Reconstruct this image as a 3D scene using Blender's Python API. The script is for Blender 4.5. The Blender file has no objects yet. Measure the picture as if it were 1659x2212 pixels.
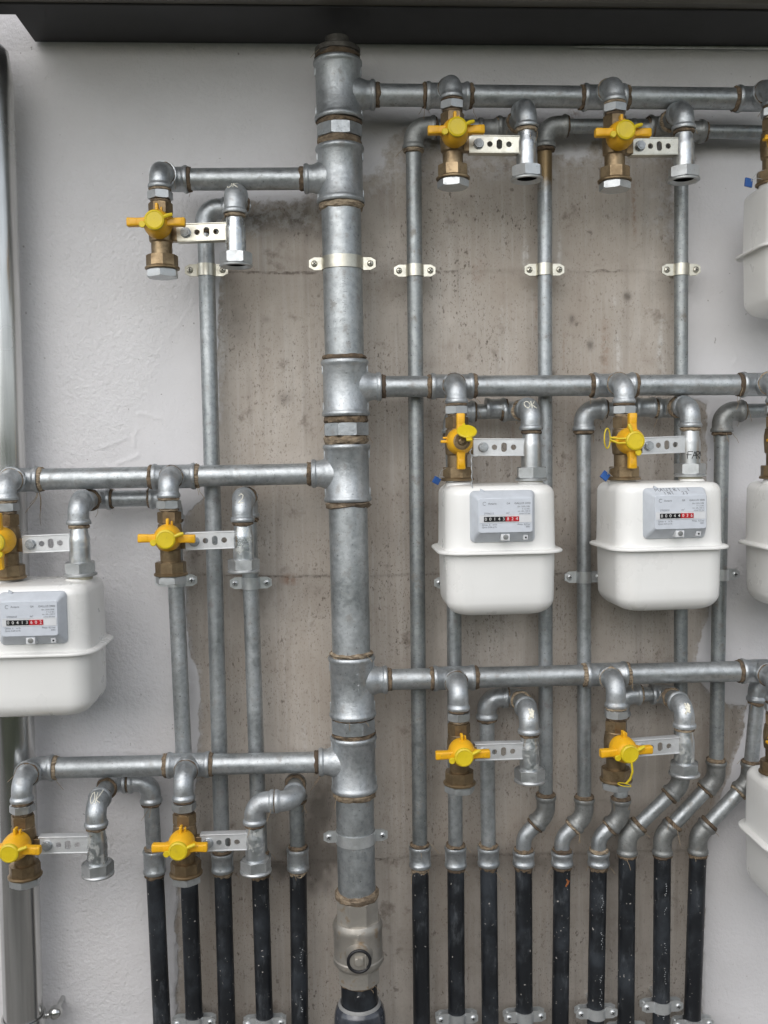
import bpy, bmesh, math, random
import numpy as np
from mathutils import Vector, Matrix, noise
from mathutils.bvhtree import BVHTree
from mathutils.geometry import tessellate_polygon
random.seed(7)
C = bpy.context.scene.collection
rad = math.radians

# ------------------------------------------------------------------ camera, sky, sun, exposure
EYE = 1.45            # camera height above the ground
DW = 1.56             # camera to wall
FPX = 2044.6          # focal length in px of a 1659 x 2212 picture
CX, CY = 829.5, 1106.0
def rotm(yaw, pitch, roll):
    cy, sy = math.cos(yaw), math.sin(yaw); cp, sp = math.cos(pitch), math.sin(pitch); cr, sr = math.cos(roll), math.sin(roll)
    return (Matrix(((cy,0,sy),(0,1,0),(-sy,0,cy))) @ Matrix(((1,0,0),(0,cp,sp),(0,-sp,cp))) @ Matrix(((cr,-sr,0),(sr,cr,0),(0,0,1))))
RM = rotm(rad(3.12), rad(3.76), rad(0.91))
def w2b(v): return Vector((v[0], v[2], -v[1]))
def P(px, py, y=0.0):
    """a spot seen at px,py (1659 x 2212) that lies y metres from the wall plane"""
    d = RM @ Vector(((px-CX)/FPX, (py-CY)/FPX, 1.0)); t = (DW + y)/d.z
    return Vector((d.x*t, y, EYE - d.y*t))
cam = bpy.data.objects.new('camera', bpy.data.cameras.new('camera')); C.objects.link(cam)
r_, u_, b_ = w2b(RM @ Vector((1,0,0))), -w2b(RM @ Vector((0,1,0))), -w2b(RM @ Vector((0,0,1)))
M4 = Matrix((r_, u_, b_)).transposed().to_4x4(); M4.translation = Vector((0, -DW, EYE)); cam.matrix_world = M4
cam.data.sensor_fit = 'VERTICAL'; cam.data.sensor_height = 24; cam.data.lens = 24*FPX/2212
cam.data.clip_start = 0.02; cam.data.clip_end = 500
sc = bpy.context.scene; sc.camera = cam

SUN_EL, SUN_AZ = 40.0, -25.0      # azimuth: degrees to the right of straight out of the wall
world = bpy.data.worlds.new('World'); sc.world = world; world.use_nodes = True
wt = world.node_tree; wn = wt.nodes; wl = wt.links
bg = wn['Background']; bg.inputs['Strength'].default_value = 0.14
sky = wn.new('ShaderNodeTexSky'); sky.sky_type = 'NISHITA'; sky.sun_disc = False
sky.sun_elevation = rad(SUN_EL); sky.sun_rotation = rad(180 - SUN_AZ); sky.dust_density = 1.2; sky.air_density = 1.0; sky.ozone_density = 1.0
hs = wn.new('ShaderNodeHueSaturation'); hs.inputs['Saturation'].default_value = 0.32
wl.new(sky.outputs[0], hs.inputs['Color']); wl.new(hs.outputs[0], bg.inputs['Color'])
sun = bpy.data.objects.new('sun', bpy.data.lights.new('sun', 'SUN')); C.objects.link(sun)
sun.data.energy = 1.3; sun.data.angle = rad(80); sun.data.color = (1, 0.965, 0.925)
sd = Vector((math.sin(rad(SUN_AZ))*math.cos(rad(SUN_EL)), -math.cos(rad(SUN_AZ))*math.cos(rad(SUN_EL)), math.sin(rad(SUN_EL))))
sun.rotation_euler = sd.to_track_quat('Z', 'Y').to_euler()
vs = sc.view_settings; vs.view_transform = 'Standard'; vs.look = 'None'; vs.gamma = 1; vs.exposure = 0.60

# depth planes (metres in front of the wall)
YB, YM, YF = -0.045, -0.085, -0.140

# ------------------------------------------------------------------ materials
class NT:
    def __init__(s, name):
        s.m = bpy.data.materials.new(name); s.m.use_nodes = True; s.t = s.m.node_tree; s.p = s.t.nodes['Principled BSDF']
        g = s.t.nodes.new('ShaderNodeNewGeometry'); s.pos = g.outputs['Position']
    def n(s, kind, **kw):
        o = s.t.nodes.new(kind)
        for k, v in kw.items(): setattr(o, k, v)
        return o
    def link(s, a, b): s.t.links.new(a, b)
    def set(s, sock, v):
        if hasattr(v, 'node'): s.link(v, sock)
        else: sock.default_value = v
    def scaled(s, v3):
        m = s.n('ShaderNodeMapping'); s.link(s.pos, m.inputs['Vector']); m.inputs['Scale'].default_value = v3; return m.outputs[0]
    def noise(s, scale, detail=4, rough=0.55, vec=None, dist=0.0):
        o = s.n('ShaderNodeTexNoise'); s.link(vec or s.pos, o.inputs['Vector'])
        o.inputs['Scale'].default_value = scale; o.inputs['Detail'].default_value = detail; o.inputs['Roughness'].default_value = rough; o.inputs['Distortion'].default_value = dist
        return o.outputs['Fac']
    def voro(s, scale, vec=None, out='Color'):
        o = s.n('ShaderNodeTexVoronoi'); s.link(vec or s.pos, o.inputs['Vector']); o.inputs['Scale'].default_value = scale; return o.outputs[out]
    def ramp(s, f, lo, hi, a=0.0, b=1.0):
        o = s.n('ShaderNodeMapRange'); o.interpolation_type = 'SMOOTHSTEP'; s.link(f, o.inputs['Value'])
        for k, v in zip(('From Min','From Max','To Min','To Max'), (lo, hi, a, b)): o.inputs[k].default_value = v
        return o.outputs[0]
    def math(s, op, a, b=0.5):
        o = s.n('ShaderNodeMath', operation=op); s.set(o.inputs[0], a); s.set(o.inputs[1], b); return o.outputs[0]
    def mix(s, f, a, b, mode='MIX'):
        o = s.n('ShaderNodeMix', data_type='RGBA', blend_type=mode); s.set(o.inputs['Factor'], f)
        s.set(o.inputs[6], a if hasattr(a, 'node') else (*a, 1)); s.set(o.inputs[7], b if hasattr(b, 'node') else (*b, 1)); return o.outputs[2]
    def attr(s, name):
        o = s.n('ShaderNodeAttribute'); o.attribute_name = name; return o.outputs['Fac']
    def rnd(s):
        return s.n('ShaderNodeObjectInfo').outputs['Random']
    def bump(s, h, strength, dist, prev=None):
        o = s.n('ShaderNodeBump'); s.link(h, o.inputs['Height']); o.inputs['Strength'].default_value = strength; o.inputs['Distance'].default_value = dist
        if prev: s.link(prev, o.inputs['Normal'])
        return o.outputs[0]
    def out(s, color=None, rough=None, metal=None, normal=None, **kw):
        if color is not None: s.set(s.p.inputs['Base Color'], color if hasattr(color, 'node') else (*color, 1))
        if rough is not None: s.set(s.p.inputs['Roughness'], rough)
        if metal is not None: s.set(s.p.inputs['Metallic'], metal)
        if normal is not None: s.link(normal, s.p.inputs['Normal'])
        for k, v in kw.items(): s.set(s.p.inputs[k], v)
        return s.m

def galv(name, dark, light, r0, r1, dirt=0.5, spangle=0.5, metal=0.9, whit=0.0, bumps=0.25, stain=None):
    k = NT(name)
    big = k.noise(11, 5, 0.6); fine = k.noise(60, 6, 0.65); cell = k.voro(150)
    sep = k.n('ShaderNodeSeparateColor'); k.link(cell, sep.inputs[0])
    mott = k.math('ADD', k.math('MULTIPLY', k.ramp(big, 0.32, 0.68), 0.5), k.math('MULTIPLY', k.ramp(k.noise(120, 5, 0.7), 0.36, 0.64), 0.5))
    col = k.mix(mott, dark, light)
    col = k.mix(k.math('MULTIPLY', sep.outputs[0], spangle*0.35), col, tuple(min(1, c*1.45) for c in light))
    obj = k.ramp(k.rnd(), 0, 1, 0.0, 0.22); col = k.mix(obj, col, tuple(c*0.72 for c in dark))
    dm = k.math('MULTIPLY', k.ramp(fine, 0.53, 0.70), dirt)
    col = k.mix(dm, col, (0.17, 0.155, 0.135))
    spots = k.ramp(k.noise(300, 3, 0.6), 0.63, 0.72); col = k.mix(k.math('MULTIPLY', spots, dirt), col, (0.06, 0.055, 0.05))
    if stain:
        sx = k.n('ShaderNodeSeparateXYZ'); k.link(k.pos, sx.inputs[0]); zz_ = k.math('ADD', sx.outputs[2], k.math('MULTIPLY', k.math('SUBTRACT', k.noise(40, 4), 0.5), 0.05))
        col = k.mix(k.math('MULTIPLY', k.ramp(zz_, stain[0], stain[1]), 0.85), col, (0.22,0.135,0.035))
    if whit:
        wm = k.math('MULTIPLY', k.ramp(k.noise(75, 5, 0.6, dist=1.0), 0.50, 0.60), whit); col = k.mix(wm, col, (0.66, 0.66, 0.60))
        met = k.math('MULTIPLY', k.math('SUBTRACT', 1.0, k.math('MULTIPLY', wm, 0.9)), metal)
    else:
        met = k.math('MULTIPLY', k.math('SUBTRACT', 1.0, k.math('MULTIPLY', dm, 0.8)), metal)
    ro = k.math('ADD', k.ramp(big, 0.3, 0.7, r0, r1), k.math('MULTIPLY', sep.outputs[1], 0.10))
    nb = k.bump(k.noise(420, 3, 0.6), bumps, 0.0006); nb = k.bump(k.noise(45, 3, 0.5), bumps, 0.0016, nb)
    return k.out(col, ro, met, nb)
MAT = {}
MAT['pipe'] = galv('galvanised_pipe', (0.295,0.315,0.322), (0.53,0.555,0.565), 0.36, 0.50, 0.60, 0.55, 0.84)
MAT['old_pipe'] = galv('weathered_pipe', (0.23,0.25,0.255), (0.39,0.41,0.41), 0.38, 0.52, 0.8, 0.5, 0.84)
MAT['cast'] = galv('galvanised_casting', (0.34,0.362,0.375), (0.56,0.585,0.60), 0.36, 0.48, 0.50, 0.25, 0.84, bumps=0.6)
MAT['old_cast'] = galv('weathered_casting', (0.22,0.225,0.22), (0.37,0.38,0.37), 0.40, 0.55, 0.7, 0.2, 0.8, bumps=0.5)
MAT['zinc'] = galv('zinc_plate', (0.47,0.49,0.495), (0.60,0.615,0.62), 0.34, 0.44, 0.22, 0.1, 0.92, bumps=0.10)
MAT['tail'] = galv('worn_zinc_tail', (0.46,0.49,0.51), (0.62,0.645,0.66), 0.22, 0.36, 0.30, 0.15, 0.92, whit=0.42, bumps=0.25)
MAT['clamp'] = galv('passivated_zinc', (0.52,0.50,0.42), (0.66,0.64,0.56), 0.26, 0.36, 0.25, 0.1, 0.92, bumps=0.12)
MAT['stained'] = galv('yellow_stained_pipe', (0.27,0.29,0.30), (0.43,0.455,0.465), 0.36, 0.50, 0.7, 0.5, 0.8, stain=(P(1175,420,YB).z, P(1175,385,YB).z))
def steel():
    k = NT('brushed_steel'); v = k.scaled((1,1,0.04)); b = k.noise(90, 4, 0.6, vec=v); g = k.noise(5, 3)
    col = k.mix(k.ramp(b, 0.3, 0.7), (0.50,0.50,0.49), (0.66,0.66,0.65)); col = k.mix(k.math('MULTIPLY', k.ramp(g, 0.5, 0.75), 0.35), col, (0.38,0.375,0.365))
    return k.out(col, k.ramp(g, 0.3, 0.7, 0.17, 0.30), 0.96)
MAT['steel'] = steel()
MAT['bar'] = galv('bright_zinc_bar', (0.68,0.695,0.70), (0.80,0.81,0.815), 0.32, 0.42, 0.10, 0.05, 0.55, bumps=0.08)
MAT['pale_clamp'] = galv('pale_zinc_clamp', (0.58,0.605,0.61), (0.74,0.76,0.765), 0.28, 0.38, 0.15, 0.05, 0.8, bumps=0.1)
MAT['shaded_cast'] = galv('shade_darkened_casting', (0.085,0.08,0.07), (0.17,0.16,0.145), 0.5, 0.65, 0.7, 0.1, 0.7, bumps=0.5)  # for the top plug: shade under the canopy put into the dark colour
def brass():
    k = NT('dull_brass'); b = k.noise(35, 5, 0.6)
    col = k.mix(k.ramp(b, 0.35, 0.7), (0.185,0.132,0.074), (0.33,0.245,0.145))
    col = k.mix(k.math('MULTIPLY', k.ramp(k.noise(120, 4), 0.55, 0.7), 0.5), col, (0.12,0.08,0.045))
    return k.out(col, k.ramp(b, 0.3, 0.7, 0.48, 0.34), 0.75, k.bump(k.noise(300, 3), 0.25, 0.0006))
MAT['brass'] = brass()
def nickel():
    k = NT('satin_nickel'); b = k.noise(30, 5, 0.6)
    col = k.mix(k.ramp(b, 0.35, 0.7), (0.40,0.375,0.335), (0.51,0.485,0.44))
    col = k.mix(k.math('MULTIPLY', k.ramp(k.noise(60, 4), 0.56, 0.70), 0.55), col, (0.34,0.22,0.10))
    return k.out(col, 0.46, 0.7, k.bump(k.noise(380, 3), 0.4, 0.0008))
MAT['nickel'] = nickel()
def hemp():
    k = NT('hemp_and_sealant'); v = k.scaled((1,1,1)); b = k.noise(140, 5, 0.7)
    col = k.mix(k.ramp(b, 0.3, 0.7), (0.060,0.042,0.028), (0.225,0.165,0.105))
    col = k.mix(k.ramp(k.noise(18, 3), 0.45, 0.65), col, (0.085,0.060,0.040))
    w = k.noise(90, 4, 0.7, vec=k.scaled((1,1,5))); pale = k.math('MULTIPLY', k.ramp(k.rnd(), 0.45, 0.95), k.ramp(w, 0.35, 0.65)); col = k.mix(pale, col, (0.42,0.34,0.24))
    return k.out(col, 0.9, 0.0, k.bump(b, 0.9, 0.0015))
MAT['hemp'] = hemp()
def fibre():
    k = NT('hemp_fibre'); return k.out(k.mix(k.noise(90, 2), (0.20,0.14,0.08), (0.42,0.33,0.22)), 0.9)
MAT['fibre'] = fibre()
def black():
    k = NT('black_coating'); b = k.noise(14, 6, 0.65)
    col = k.mix(k.ramp(b, 0.42, 0.72), (0.008,0.0095,0.012), (0.030,0.036,0.044))
    sc_ = k.ramp(k.noise(55, 6, 0.75, vec=k.scaled((1,1,0.35))), 0.52, 0.74); col = k.mix(k.math('MULTIPLY', sc_, 0.60), col, (0.11,0.12,0.13))
    sp = k.ramp(k.noise(190, 2, 0.4), 0.715, 0.745); col = k.mix(k.math('MULTIPLY', sp, 0.8), col, (0.45,0.43,0.40))
    return k.out(col, k.ramp(b, 0.35, 0.7, 0.36, 0.58), 0.0, k.bump(k.noise(150, 4), 0.4, 0.0010))
MAT['black'] = black()
def mark_paint():
    k = NT('faded_white_print'); return k.out((0.38,0.40,0.41), 0.8)
MAT['print'] = mark_paint()
def meter_paint():
    k = NT('cream_enamel'); b = k.noise(6, 3)
    col = k.mix(k.ramp(b, 0.35, 0.65), (0.75,0.745,0.72), (0.785,0.78,0.755))
    sp = k.ramp(k.noise(330, 2, 0.4), 0.79, 0.82); col = k.mix(k.math('MULTIPLY', sp, 0.5), col, (0.20,0.17,0.13))
    col = k.mix(k.math('MULTIPLY', k.ramp(k.noise(16, 6, 0.7, vec=k.scaled((1,1,0.3))), 0.52, 0.75), 0.16), col, (0.50,0.46,0.38))
    return k.out(col, k.ramp(k.noise(20, 4), 0.3, 0.7, 0.26, 0.38), 0.0, k.bump(k.noise(240, 2), 0.06, 0.0005), **{'Coat Weight': 0.25, 'Coat Roughness': 0.15})
MAT['enamel'] = meter_paint()
def plain(name, c, rough=0.5, metal=0.0, var=0.12, sc_=60, **kw):
    k = NT(name); f = k.ramp(k.noise(sc_, 4), 0.3, 0.7)
    return k.out(k.mix(f, tuple(x*(1-var) for x in c), tuple(min(1, x*(1+var)) for x in c)), rough, metal, k.bump(k.noise(350, 2), 0.12, 0.0004), **kw)
MAT['index'] = plain('grey_plastic', (0.50,0.53,0.57), 0.42, var=0.05)
MAT['plate'] = plain('pale_plate', (0.55,0.58,0.625), 0.35, var=0.04)
MAT['whiteplastic'] = plain('white_plastic', (0.62,0.63,0.64), 0.4, var=0.04)
MAT['drum_black'] = plain('black_drum', (0.012,0.012,0.013), 0.3)
MAT['drum_red'] = plain('red_drum', (0.42,0.014,0.022), 0.3)
MAT['digit'] = plain('digit_white', (0.72,0.72,0.70), 0.5)
MAT['ink'] = plain('grey_ink', (0.14,0.145,0.155), 0.6)
MAT['marker'] = plain('black_marker', (0.018,0.017,0.017), 0.5)
MAT['chalk'] = plain('pale_paint_mark', (0.72,0.70,0.60), 0.8, var=0.15, sc_=200)
def yellow(name, a, b):
    k = NT(name); n1 = k.noise(45, 5, 0.65); c = k.mix(k.ramp(n1, 0.35, 0.7), a, b)
    c = k.mix(k.math('MULTIPLY', k.ramp(k.noise(28, 5, 0.7), 0.54, 0.72), 0.35), c, (0.30,0.19,0.05)); c = k.mix(k.math('MULTIPLY', k.ramp(k.noise(260, 3, 0.6), 0.64, 0.74), 0.5), c, (0.20,0.13,0.04))
    return k.out(c, k.ramp(n1, 0.3, 0.7, 0.36, 0.52), 0.0, k.bump(k.noise(200, 3), 0.12, 0.0006))
MAT['yellow'] = yellow('orange_yellow_plastic', (0.72,0.375,0.008), (0.80,0.43,0.010)); MAT['cap'] = yellow('lemon_yellow_plastic', (0.60,0.455,0.012), (0.68,0.52,0.014))
MAT['blue'] = plain('blue_plastic', (0.012,0.075,0.27), 0.4)
MAT['rubber'] = plain('black_rubber', (0.010,0.010,0.012), 0.45)
MAT['joint'] = plain('dark_grey_plastic', (0.042,0.046,0.056), 0.20, var=0.35, sc_=40, **{'Coat Weight': 0.6})
MAT['dark_paint'] = plain('charcoal_painted_steel', (0.018,0.018,0.020), 0.55, var=0.25, sc_=8)
MAT['fascia'] = plain('grey_brown_painted_steel', (0.12,0.112,0.095), 0.5, var=0.15, sc_=9)
MAT['rim'] = plain('grey_rim', (0.24,0.24,0.235), 0.5)
MAT['bore'] = plain('dark_bore', (0.015,0.015,0.015), 0.8)
MAT['washer'] = plain('pale_washer', (0.46,0.43,0.33), 0.6)
MAT['leak_light'] = plain('white_leak_light', (0.72,0.72,0.72), 0.6)  # white standing for light in the gap under the canopy

# ------------------------------------------------------------------ objects
ROOT = {}
def thing(name, label, cat, loc=(0,0,0), group=None, yaw=0.0):
    o = bpy.data.objects.new(name, None); C.objects.link(o); o.location = loc; o.rotation_euler.z = yaw
    o.empty_display_size = 0.02; o['label'] = label; o['category'] = cat
    if group: o['group'] = group
    ROOT[o.name] = Vector(loc); return o
def mesh_from(name, bm, mat, off=None, smooth=True, angle=38):
    if off is not None: bmesh.ops.translate(bm, verts=bm.verts, vec=-off)
    bmesh.ops.recalc_face_normals(bm, faces=bm.faces)
    me = bpy.data.meshes.new(name); bm.to_mesh(me); bm.free()
    if smooth:
        me.polygons.foreach_set('use_smooth', [True]*len(me.polygons)); me.set_sharp_from_angle(angle=rad(angle))
    me.materials.append(mat); return me
def part(name, bm, mat, parent, local=False, **kw):
    """a part; the bmesh is in world coordinates unless local"""
    base = ROOT[parent.name]
    me = mesh_from(name, bm, mat, None if local else base, **kw)
    o = bpy.data.objects.new(name, me); C.objects.link(o); o.parent = parent; ROOT[o.name] = base; return o
def copy_tree(o, parent=None):
    c = o.copy(); C.objects.link(c); ROOT[c.name] = ROOT.get(o.name, Vector((0,0,0)))
    if parent: c.parent = parent
    for ch in list(o.children): copy_tree(ch, c)
    return c

# ------------------------------------------------------------------ shape helpers
X, Y, Z = Vector((1,0,0)), Vector((0,1,0)), Vector((0,0,1))
def frame(d):
    d = d.normalized(); ref = X if abs(d.x) < 0.8 else Z
    u = (ref - d*ref.dot(d)).normalized(); return d, u, d.cross(u)
def loft(bm, rings, cap0=True, cap1=True):
    vv = [[bm.verts.new(p) for p in r] for r in rings]; n = len(vv[0])
    for a, b in zip(vv, vv[1:]):
        for i in range(n): bm.faces.new((a[i], a[(i+1)%n], b[(i+1)%n], b[i]))
    if cap0: bm.faces.new(vv[0][::-1])
    if cap1: bm.faces.new(vv[-1])
def lathe(bm, o, d, prof, seg=28, cap0=True, cap1=True, rfun=None):
    d, u, v = frame(d)
    loft(bm, [[o + d*t + (u*math.cos(a) + v*math.sin(a))*(rfun(t, a, r) if rfun else r) for a in (2*math.pi*i/seg for i in range(seg))] for t, r in prof], cap0, cap1)
def hexnut(bm, o, d, t0, t1, rf, n=6, rot=0.0, cham=1.04, caps=True):
    """nut between t0 and t1, rf = half the width across flats, both ends chamfered"""
    d, u, v = frame(d); m = 6; seg = n*m; rc = rf*cham; sg = 1 if t1 > t0 else -1
    def hr(a):
        q = (a % (2*math.pi/n)) - math.pi/n; return rf/math.cos(q)
    def ring(f):
        out = []
        for i in range(seg):
            a = 2*math.pi*i/seg; t, r = f(a); b = a + rot; out.append(o + d*t + (u*math.cos(b) + v*math.sin(b))*r)
        return out
    k = 0.6
    loft(bm, [ring(lambda a: (t0, min(hr(a), rc))), ring(lambda a: (t0 + sg*max(0.0003, hr(a)-rc)*k, hr(a))),
              ring(lambda a: (t1 - sg*max(0.0003, hr(a)-rc)*k, hr(a))), ring(lambda a: (t1, min(hr(a), rc)))], caps, caps)
def arc_path(a, c, b, R, n=12):
    """a -> corner c -> b with a rounded corner"""
    d1 = (a-c).normalized(); d2 = (b-c).normalized(); ang = d1.angle(d2); t = R/math.tan(ang/2)
    p1 = c + d1*t; ctr = c + (d1+d2).normalized()*(R/math.sin(ang/2)); pts = [a]
    e1 = p1 - ctr; e2 = (c + d2*t) - ctr; th = e1.angle(e2)
    for i in range(n+1):
        f = i/n; pts.append(ctr + (e1*math.sin((1-f)*th) + e2*math.sin(f*th))/math.sin(th))
    pts.append(b); return pts
def plen(pts): return sum((q-p).length for p, q in zip(pts, pts[1:]))
def resample(pts, ss):
    cum = [0.0]
    for p, q in zip(pts, pts[1:]): cum.append(cum[-1] + (q-p).length)
    out = []; j = 0
    for s in ss:
        s = max(0.0, min(s, cum[-1]))
        while j < len(pts)-2 and cum[j+1] < s: j += 1
        L = cum[j+1]-cum[j]; out.append(pts[j].lerp(pts[j+1], (s-cum[j])/L if L > 1e-9 else 0))
    return out
def sweep(bm, pts, radii, seg=20, cap=True):
    n = len(pts); tan = []
    for i in range(n):
        a = pts[max(0, i-1)]; b = pts[min(n-1, i+1)]; t = b-a; tan.append(t.normalized() if t.length > 1e-9 else (tan[-1] if tan else Z))
    _, u, _ = frame(tan[0]); rings = []
    for i in range(n):
        u = (u - tan[i]*u.dot(tan[i])).normalized(); v = tan[i].cross(u); r = radii[i] if hasattr(radii, '__len__') else radii
        rings.append([pts[i] + (u*math.cos(2*math.pi*k/seg) + v*math.sin(2*math.pi*k/seg))*r for k in range(seg)])
    loft(bm, rings, cap, cap)
def elbow(bm, a, c, b, r, rb, R, seg=24, bw=0.0055, bead_a=True, bead_b=True):
    """cast elbow with a rolled bead at its mouths"""
    pts = arc_path(a, c, b, R, 14); L = plen(pts)
    e0 = [(0, r*0.8), (0, rb*0.965), (bw*0.25, rb), (bw*0.7, rb), (bw, rb*0.97), (bw*1.35, r*1.01)]
    f0 = [(0, r)]
    st = e0 if bead_a else f0; en = e0 if bead_b else f0
    s_r = [(s, q) for s, q in st]; n = 16; lo = st[-1][0]+0.002; hi = L-en[-1][0]-0.002
    s_r += [(lo + (hi-lo)*i/n, r) for i in range(n+1)]
    s_r += [(L-s, q) for s, q in reversed(en)]
    ps = resample(pts, [s for s, _ in s_r]); rr = [q for _, q in s_r]
    # repeated end points need the true end tangent
    da = (pts[1]-pts[0]).normalized(); db = (pts[-1]-pts[-2]).normalized()
    _, u, _ = frame(da); rings = []; n = len(ps); t = da
    for i in range(n):
        if s_r[i][0] < st[-1][0]+1e-6: t = da
        elif s_r[i][0] > L-en[-1][0]-1e-6: t = db
        else: t = (ps[min(n-1, i+1)]-ps[max(0, i-1)]).normalized()
        u = (u - t*u.dot(t)).normalized(); v = t.cross(u)
        rings.append([ps[i] + (u*math.cos(2*math.pi*k/seg) + v*math.sin(2*math.pi*k/seg))*rr[i] for k in range(seg)])
    loft(bm, rings)
def sleeve_prof(L, r, rb, bw=0.0055, both=True):
    p = [(0, r*0.8), (0, rb*0.96), (bw*0.3, rb), (bw*0.75, rb), (bw*1.1, rb*0.965), (bw*1.5, r)]
    if both: return p + [(L-t, q) for t, q in reversed(p)]
    return p + [(L, r)]
def pipe_bm(a, b, r, seg=28):
    bm = bmesh.new(); d = b-a; L = d.length; n = max(2, int(L/0.05))
    lathe(bm, a, d, [(L*i/n, r) for i in range(n+1)], seg); return bm
_k = [0]
def seal_bm(c, d, w, r, fuzz=1.0):
    """ring of hemp and sealant squeezed out of a thread"""
    _k[0] += 1; s = Vector((_k[0]*3.1, _k[0]*1.7, 0)); bm = bmesh.new()
    def rf(t, a, q): return q*(1 + 0.105*fuzz*noise.noise(Vector((math.cos(a)*2.2, math.sin(a)*2.2, t*380)) + s))
    d = d.normalized(); _, u, v = frame(d); seg = 30; rings = []
    for f, q in ((0, 0.90), (0.12, 1.0), (0.35, 1.05), (0.6, 1.055), (0.85, 1.01), (1.0, 0.90)):
        ring = []
        for i in range(seg):
            a = 2*math.pi*i/seg; t = (f-0.5)*w*(1 + 0.55*fuzz*noise.noise(Vector((math.cos(a)*1.6, math.sin(a)*1.6, 9)) + s)) + 0.0012*fuzz*noise.noise(Vector((math.cos(a)*3, math.sin(a)*3, 4)) + s)
            ring.append(c + d*t + (u*math.cos(a) + v*math.sin(a))*rf(t, a, r*q))
        rings.append(ring)
    loft(bm, rings); return bm
def seal(c, d, w, r, parent, fuzz=1.0):
    o = part('thread_seal', seal_bm(c, d, w, r, fuzz), MAT['hemp'], parent)
    if random.random() < 0.7:
        dd, u, v = frame(d)
        for _ in range(random.randint(1, 3)):
            bm = bmesh.new()
            a = random.uniform(0, 6.28); p = c + (u*math.cos(a) + v*math.sin(a))*r*1.02 + dd*random.uniform(-w/2, w/2)
            L = random.uniform(0.008, 0.022); out = (p-c).normalized(); g = Vector((random.uniform(-1,1), random.uniform(-0.6,0.2), -1.2)).normalized()
            pts = [p + out*L*0.25*f + g*L*f*f + Vector((noise.noise(Vector((f*3, a, 0))), 0, noise.noise(Vector((a, f*3, 5)))))*0.002 for f in (0, 0.25, 0.5, 0.75, 1)]
            sweep(bm, pts, 0.00035, 4); part('hemp_strand', bm, MAT['fibre'], o)
    return o
def box(bm, c, sx, sy, sz, bev=0.0):
    r = bmesh.ops.create_cube(bm, size=1.0); vs_ = r['verts']
    for v in vs_: v.co = Vector((v.co.x*sx, v.co.y*sy, v.co.z*sz)) + Vector(c)
    if bev:
        es = list({e for v in vs_ for e in v.link_edges}); bmesh.ops.bevel(bm, geom=es, offset=bev, segments=3, affect='EDGES', profile=0.5)
def rrect(w, d, r, z, n=7, cx=0.0, cy=0.0):
    out = []
    for qx, qy, a0 in ((1,1,0), (-1,1,90), (-1,-1,180), (1,-1,270)):
        for i in range(n+1):
            a = rad(a0 + 90*i/n); out.append(Vector((cx + qx*(w/2-r) + r*math.cos(a), cy + qy*(d/2-r) + r*math.sin(a), z)))
    return out
def strokes_on(bm_t, strokes, origin, size, r, view=Y, jitter=0.0):
    """hand-written strokes laid on the surface of a mesh, cast along the view direction"""
    bvh = BVHTree.FromBMesh(bm_t); bm = bmesh.new(); n_ok = 0
    for st in strokes:
        run = []
        fine = [Vector(st[0])]
        for p, q in zip(st, st[1:]):
            k = max(2, int(math.dist(p, q)/0.12)); fine += [Vector(p).lerp(Vector(q), i/k) for i in range(1, k+1)]
        for p in fine:
            w = origin + X*p.x*size + Z*p.y*size - view*0.2
            if jitter: w += X*noise.noise(w*300)*jitter + Z*noise.noise(w*310 + Vector((5,5,5)))*jitter
            h = bvh.ray_cast(w, view)
            if h[0] is not None: run.append(h[0] - view*0.00012)
        if len(run) > 1: sweep(bm, run, r, 6); n_ok += 1
    return bm
GL = {'O': [[(.35,0),(.1,.2),(0,.5),(.1,.85),(.35,1),(.6,.85),(.7,.5),(.6,.2),(.35,0)]], 'K': [[(0,0),(.02,1)],[(.6,1),(.03,.45),(.65,0)]],
      'F': [[(.05,0),(.12,1),(.75,1)],[(-.05,.55),(.55,.55)]], 'A': [[(0,0),(.4,1),(.7,0)],[(.1,.4),(.62,.42)]], 'R': [[(0,0),(.05,1),(.5,.95),(.55,.65),(.08,.5),(.6,0)]],
      'M': [[(0,0),(.1,1),(.4,.3),(.7,1),(.8,0)]], 'U': [[(0,1),(.05,.2),(.35,0),(.6,.2),(.65,1)]], 'T': [[(.3,0),(.3,1)],[(0,1),(.65,1)]], 'I': [[(.15,0),(.15,1)]],
      'N': [[(0,0),(.05,1),(.55,0),(.6,1)]], '2': [[(.05,.8),(.3,1),(.55,.8),(.5,.5),(0,0),(.6,.02)]], '3': [[(.05,1),(.55,.95),(.25,.6),(.55,.35),(.35,0),(0,.1)]], 'S': [[(.55,.9),(.25,1),(.05,.75),(.5,.4),(.35,0),(0,.1)]],
      'V': [[(0,1),(.3,0),(.6,1)]], ' ': []}
def write(word, adv=0.9):
    out = []; x = 0
    for ch in word:
        out += [[(x+a, b) for a, b in s] for s in GL[ch]]; x += adv
    return out
def text_bm(items):
    """flat printed text facing -Y: (string, size, x, y, z, align)"""
    bm = bmesh.new()
    for s, size, x, y, z, al in items:
        cu = bpy.data.curves.new('t', 'FONT'); cu.body = s; cu.size = size; cu.align_x = al; cu.align_y = 'CENTER'; cu.resolution_u = 2
        o = bpy.data.objects.new('t', cu); C.objects.link(o); dg = bpy.context.evaluated_depsgraph_get()
        me = bpy.data.meshes.new_from_object(o.evaluated_get(dg)); me.transform(Matrix.Translation((x, y, z)) @ Matrix.Rotation(rad(90), 4, 'X'))
        bm.from_mesh(me); bpy.data.objects.remove(o); bpy.data.meshes.remove(me)
    return bm
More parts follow.
